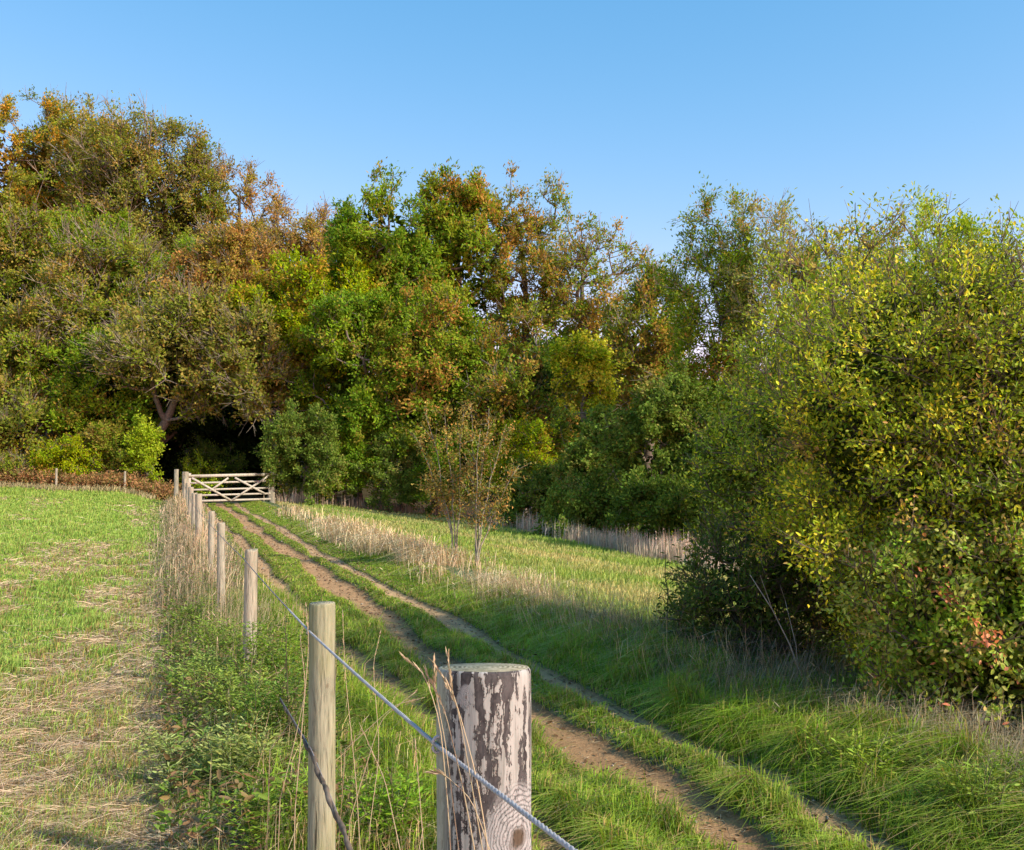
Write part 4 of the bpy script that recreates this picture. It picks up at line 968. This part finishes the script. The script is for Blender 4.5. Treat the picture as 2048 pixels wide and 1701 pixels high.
# lower line with dead twisted bine
a = at(560, 1400, 4.7); b = at(594, 1455, 4.15); c = at(622, 1505, 3.78); d_ = at(655, 1590, 3.4); e = at(712, 1725, 2.95); f_ = at(790, 1905, 2.55)
ctrl = np.array([a, b, c, d_, e, f_]); u = np.linspace(0, 5, 120); q = np.stack([np.interp(u, range(6), ctrl[:, i]) for i in range(3)], 1)
a = u * 9; q += np.stack([np.cos(a), np.zeros_like(a), np.sin(a)], 1) * .004
rd = .0075 + .0028 * np.sin(u * 22) * np.sin(u * 7.3) ; rd = rd * np.interp(u, [0, 1.2, 2, 3.6, 5], [.45, .6, 1.15, 1.05, .6])
cl = np.array([.16, .125, .085]) * (.8 + .5 * RNG.random((120, 1)))
q2 = q + np.stack([np.cos(a + 3.14), np.zeros_like(a), np.sin(a + 3.14)], 1) * .006
o = raw_mesh('dead_bine', *join([tube(q, rd, cl, 8), tube(q2, rd * .6, cl * .8, 7)]), M_bark, smooth=True); tag(o, 'dark knotted dead climber stem twisted in front of the second post', 'dead stem')
o = raw_mesh('lower_wire', *tube(np.array([at(560, 1400, 4.7) + [0, 0, .01], at(622, 1505, 3.78) + [0, 0, .012], at(790, 1905, 2.55)]), .0018, np.array([.3, .29, .27]), 6), M_rope); tag(o, 'thin slack lower wire carrying the dead climber stem', 'wire')

# dry grass stems in front of the near post
def stem_tuft(label, stems, seed):
    r = np.random.default_rng(seed); parts = []; base = None
    for (pp, Yd, r0) in stems:
        P = np.array([at(x, y, Yd) for x, y in pp]); t = np.linspace(0, len(P) - 1, 14)
        P = np.stack([np.interp(t, range(len(P)), P[:, i]) for i in range(3)], 1)
        P = np.concatenate([P[:1], (P[:-2] + 2 * P[1:-1] + P[2:]) / 4, P[-1:]])
        foot = P[0] + (P[0] - P[2]) * .5; foot[2] = float(height(foot[0], foot[1])) - .01
        P = np.concatenate([foot[None], P]); base = foot if base is None else base
        parts.append(tube(P, np.linspace(r0, r0 * .45, len(P)), np.array([.66, .54, .32]) * r.uniform(.85, 1.1), 5))
        m = 26; i = r.integers(len(P) - 6, len(P) - 1, m); d = unit(P[i + 1] - P[i]); pos = P[i] + (P[i + 1] - P[i]) * r.random((m, 1))
        parts.append(leaves(pos, d + r.normal(0, .12, (m, 3)), unit(r.normal(size=(m, 3))), r.uniform(.012, .024, m), np.full(m, .0035), np.tile(np.array([.6, .47, .28]), (m, 1)), False))
        j = r.integers(3, 8); lf = unit(P[j + 1] - P[j] + r.normal(0, .5, 3) * np.linalg.norm(P[j + 1] - P[j]))
    v, fa, s_, c_ = join(parts); root = raw_mesh('dry_grass_tuft', v, fa, s_, c_, M_straw)
    root.data.transform(__import__('mathutils').Matrix.Translation(tuple(-base))); root.location = tuple(float(a) for a in base)
    tag(root, label, 'dry grass', 'tufts of dry grass stems by the near posts')
stem_tuft('tall pale grass stems standing against the thick nearest post',
          [([(905, 1760), (895, 1600), (880, 1440), (848, 1345), (812, 1318)], 1.72, .0013), ([(960, 1760), (925, 1570), (890, 1420), (855, 1350)], 1.70, .0014),
           ([(985, 1760), (955, 1560), (920, 1430), (903, 1380), (896, 1312)], 1.68, .0013), ([(975, 1760), (935, 1520), (912, 1400), (865, 1322)], 1.69, .0011),
           ([(925, 1760), (905, 1600), (890, 1480), (872, 1390), (868, 1322)], 1.71, .0011), ([(1000, 1760), (945, 1600), (890, 1550), (870, 1545)], 1.70, .0010)], 601)
stem_tuft('long thin pale stems crossing left of the second post',
          [([(590, 1620), (605, 1440), (618, 1290), (612, 1210)], 3.6, .0022), ([(560, 1600), (590, 1480), (612, 1380), (600, 1270)], 3.7, .002), ([(540, 1500), (585, 1440), (625, 1370)], 3.9, .0018)], 602)
stem_tuft('pale arching stems between the second post and the nearest post',
          [([(720, 1700), (712, 1560), (690, 1350), (685, 1220)], 3.9, .0022), ([(740, 1650), (760, 1500), (745, 1330), (760, 1270)], 4.1, .002), ([(700, 1640), (760, 1440), (830, 1385)], 4.0, .002),
           ([(800, 1700), (770, 1560), (720, 1450)], 3.4, .002), ([(850, 1740), (840, 1600), (830, 1480)], 3.2, .0018), ([(690, 1500), (790, 1410), (850, 1395)], 4.0, .0016)], 603)

# ------------------------------------------------------------------ gate
def box_pts(c0, c1, w, t, nrm):
    """bar from c0 to c1 with width w (in gate plane) and thickness t (along nrm)"""
    c0 = np.asarray(c0, float); c1 = np.asarray(c1, float); d = unit(c1 - c0); s_ = unit(np.cross(d, nrm)) * w / 2; n_ = np.asarray(nrm) * t / 2
    v = np.array([c + a * s_ + b * n_ for c in (c0, c1) for a, b in ((-1, -1), (1, -1), (1, 1), (-1, 1))])
    f = [0, 1, 2, 3, 7, 6, 5, 4, 0, 4, 5, 1, 1, 5, 6, 2, 2, 6, 7, 3, 3, 7, 4, 0]
    return v, np.array(f), np.array([4] * 6), np.ones((8, 3))
gl0 = at(377, 1000, 42.3); gr0 = at(541, 1000, 45.2)
gz = float(height(gl0[0], 42.3)) + .08; gA = np.array([gl0[0], gl0[1], 0]); gB = np.array([gr0[0], gr0[1], 0])
gd = unit(gB - gA); gn = np.array([gd[1], -gd[0], 0]); GW = np.linalg.norm(gB - gA)
zt = at(377, 953, 42.3)[2]; zb_ = at(377, 1004, 42.3)[2]; 
def gpnt(u, v, off=0):  # u 0..1 across, v 0..1 up
    zt_u = zt + (at(541, 949, 45.2)[2] - zt) * u; zb_u = zb_ + .0 * u
    p = gA + gd * GW * u + gn * off; p[2] = zb_u + (zt_u - zb_u) * v; return p
gate = empty('field_gate', (gA[0], gA[1], gz)); tag(gate, 'bleached wooden five bar gate closing the dark woodland entrance', 'gate')
for v, wd in ((1, .12), (.73, .075), (.46, .075), (.24, .075), (.02, .085)):
    raw_mesh('rail', *box_pts(gpnt(.0, v), gpnt(1, v), wd, .035, gn)[:3], None, M_gate, gate)
for u0, v0, u1, v1 in ((.03, .93, .5, .0), (.5, .0, .97, .95), (.24, .4, .46, .9), (.54, .9, .93, .22)):
    raw_mesh('brace', *box_pts(gpnt(u0, v0, .04), gpnt(u1, v1, .04 + .001 * u1), .085, .03, gn)[:3], None, M_gate, gate)
raw_mesh('stile', *box_pts(gpnt(.012, -.02, -.03), gpnt(.012, 1.12, -.03), .11, .06, gn)[:3], None, M_gate, gate)
raw_mesh('stile', *box_pts(gpnt(.988, -.02, -.03), gpnt(.988, 1.04, -.03), .08, .06, gn)[:3], None, M_gate, gate)
raw_mesh('hinge', *box_pts(gpnt(-.04, 1, .03), gpnt(.12, 1, .03), .05, .02, gn)[:3], None, M_old, gate)
for (lb, px, ty, Yp_, r0, nm) in (('stout square post the field gate hangs on', 371, 944, 42.2, .12, 'gate_post'), ('square corner post just left of the gate post', 353, 939, 43.5, .085, 'fence_post'),
                                  ('gate closing post half buried in the dark hedge', 545, 944, 45.3, .11, 'gate_post')):
    p = at(px, ty, Yp_); z = float(height(p[0], Yp_)); post(nm, lb, p[0], Yp_, r0, p[2] - z, M_old, 40 + px, k=16, square=True, group='posts around the field gate', cat='post')
for (lb, px, ty, Yp_) in (('thin grey post standing in the brown bracken, leftmost', 113, 937, 46.6), ('short grey post in the bracken nearer the gate', 250, 943, 46.6)):
    p = at(px, ty, Yp_); z = float(height(p[0], Yp_)); post('fence_post', lb, p[0], Yp_, .055, p[2] - z, M_old, 60 + px, k=12, group='posts in the bracken')
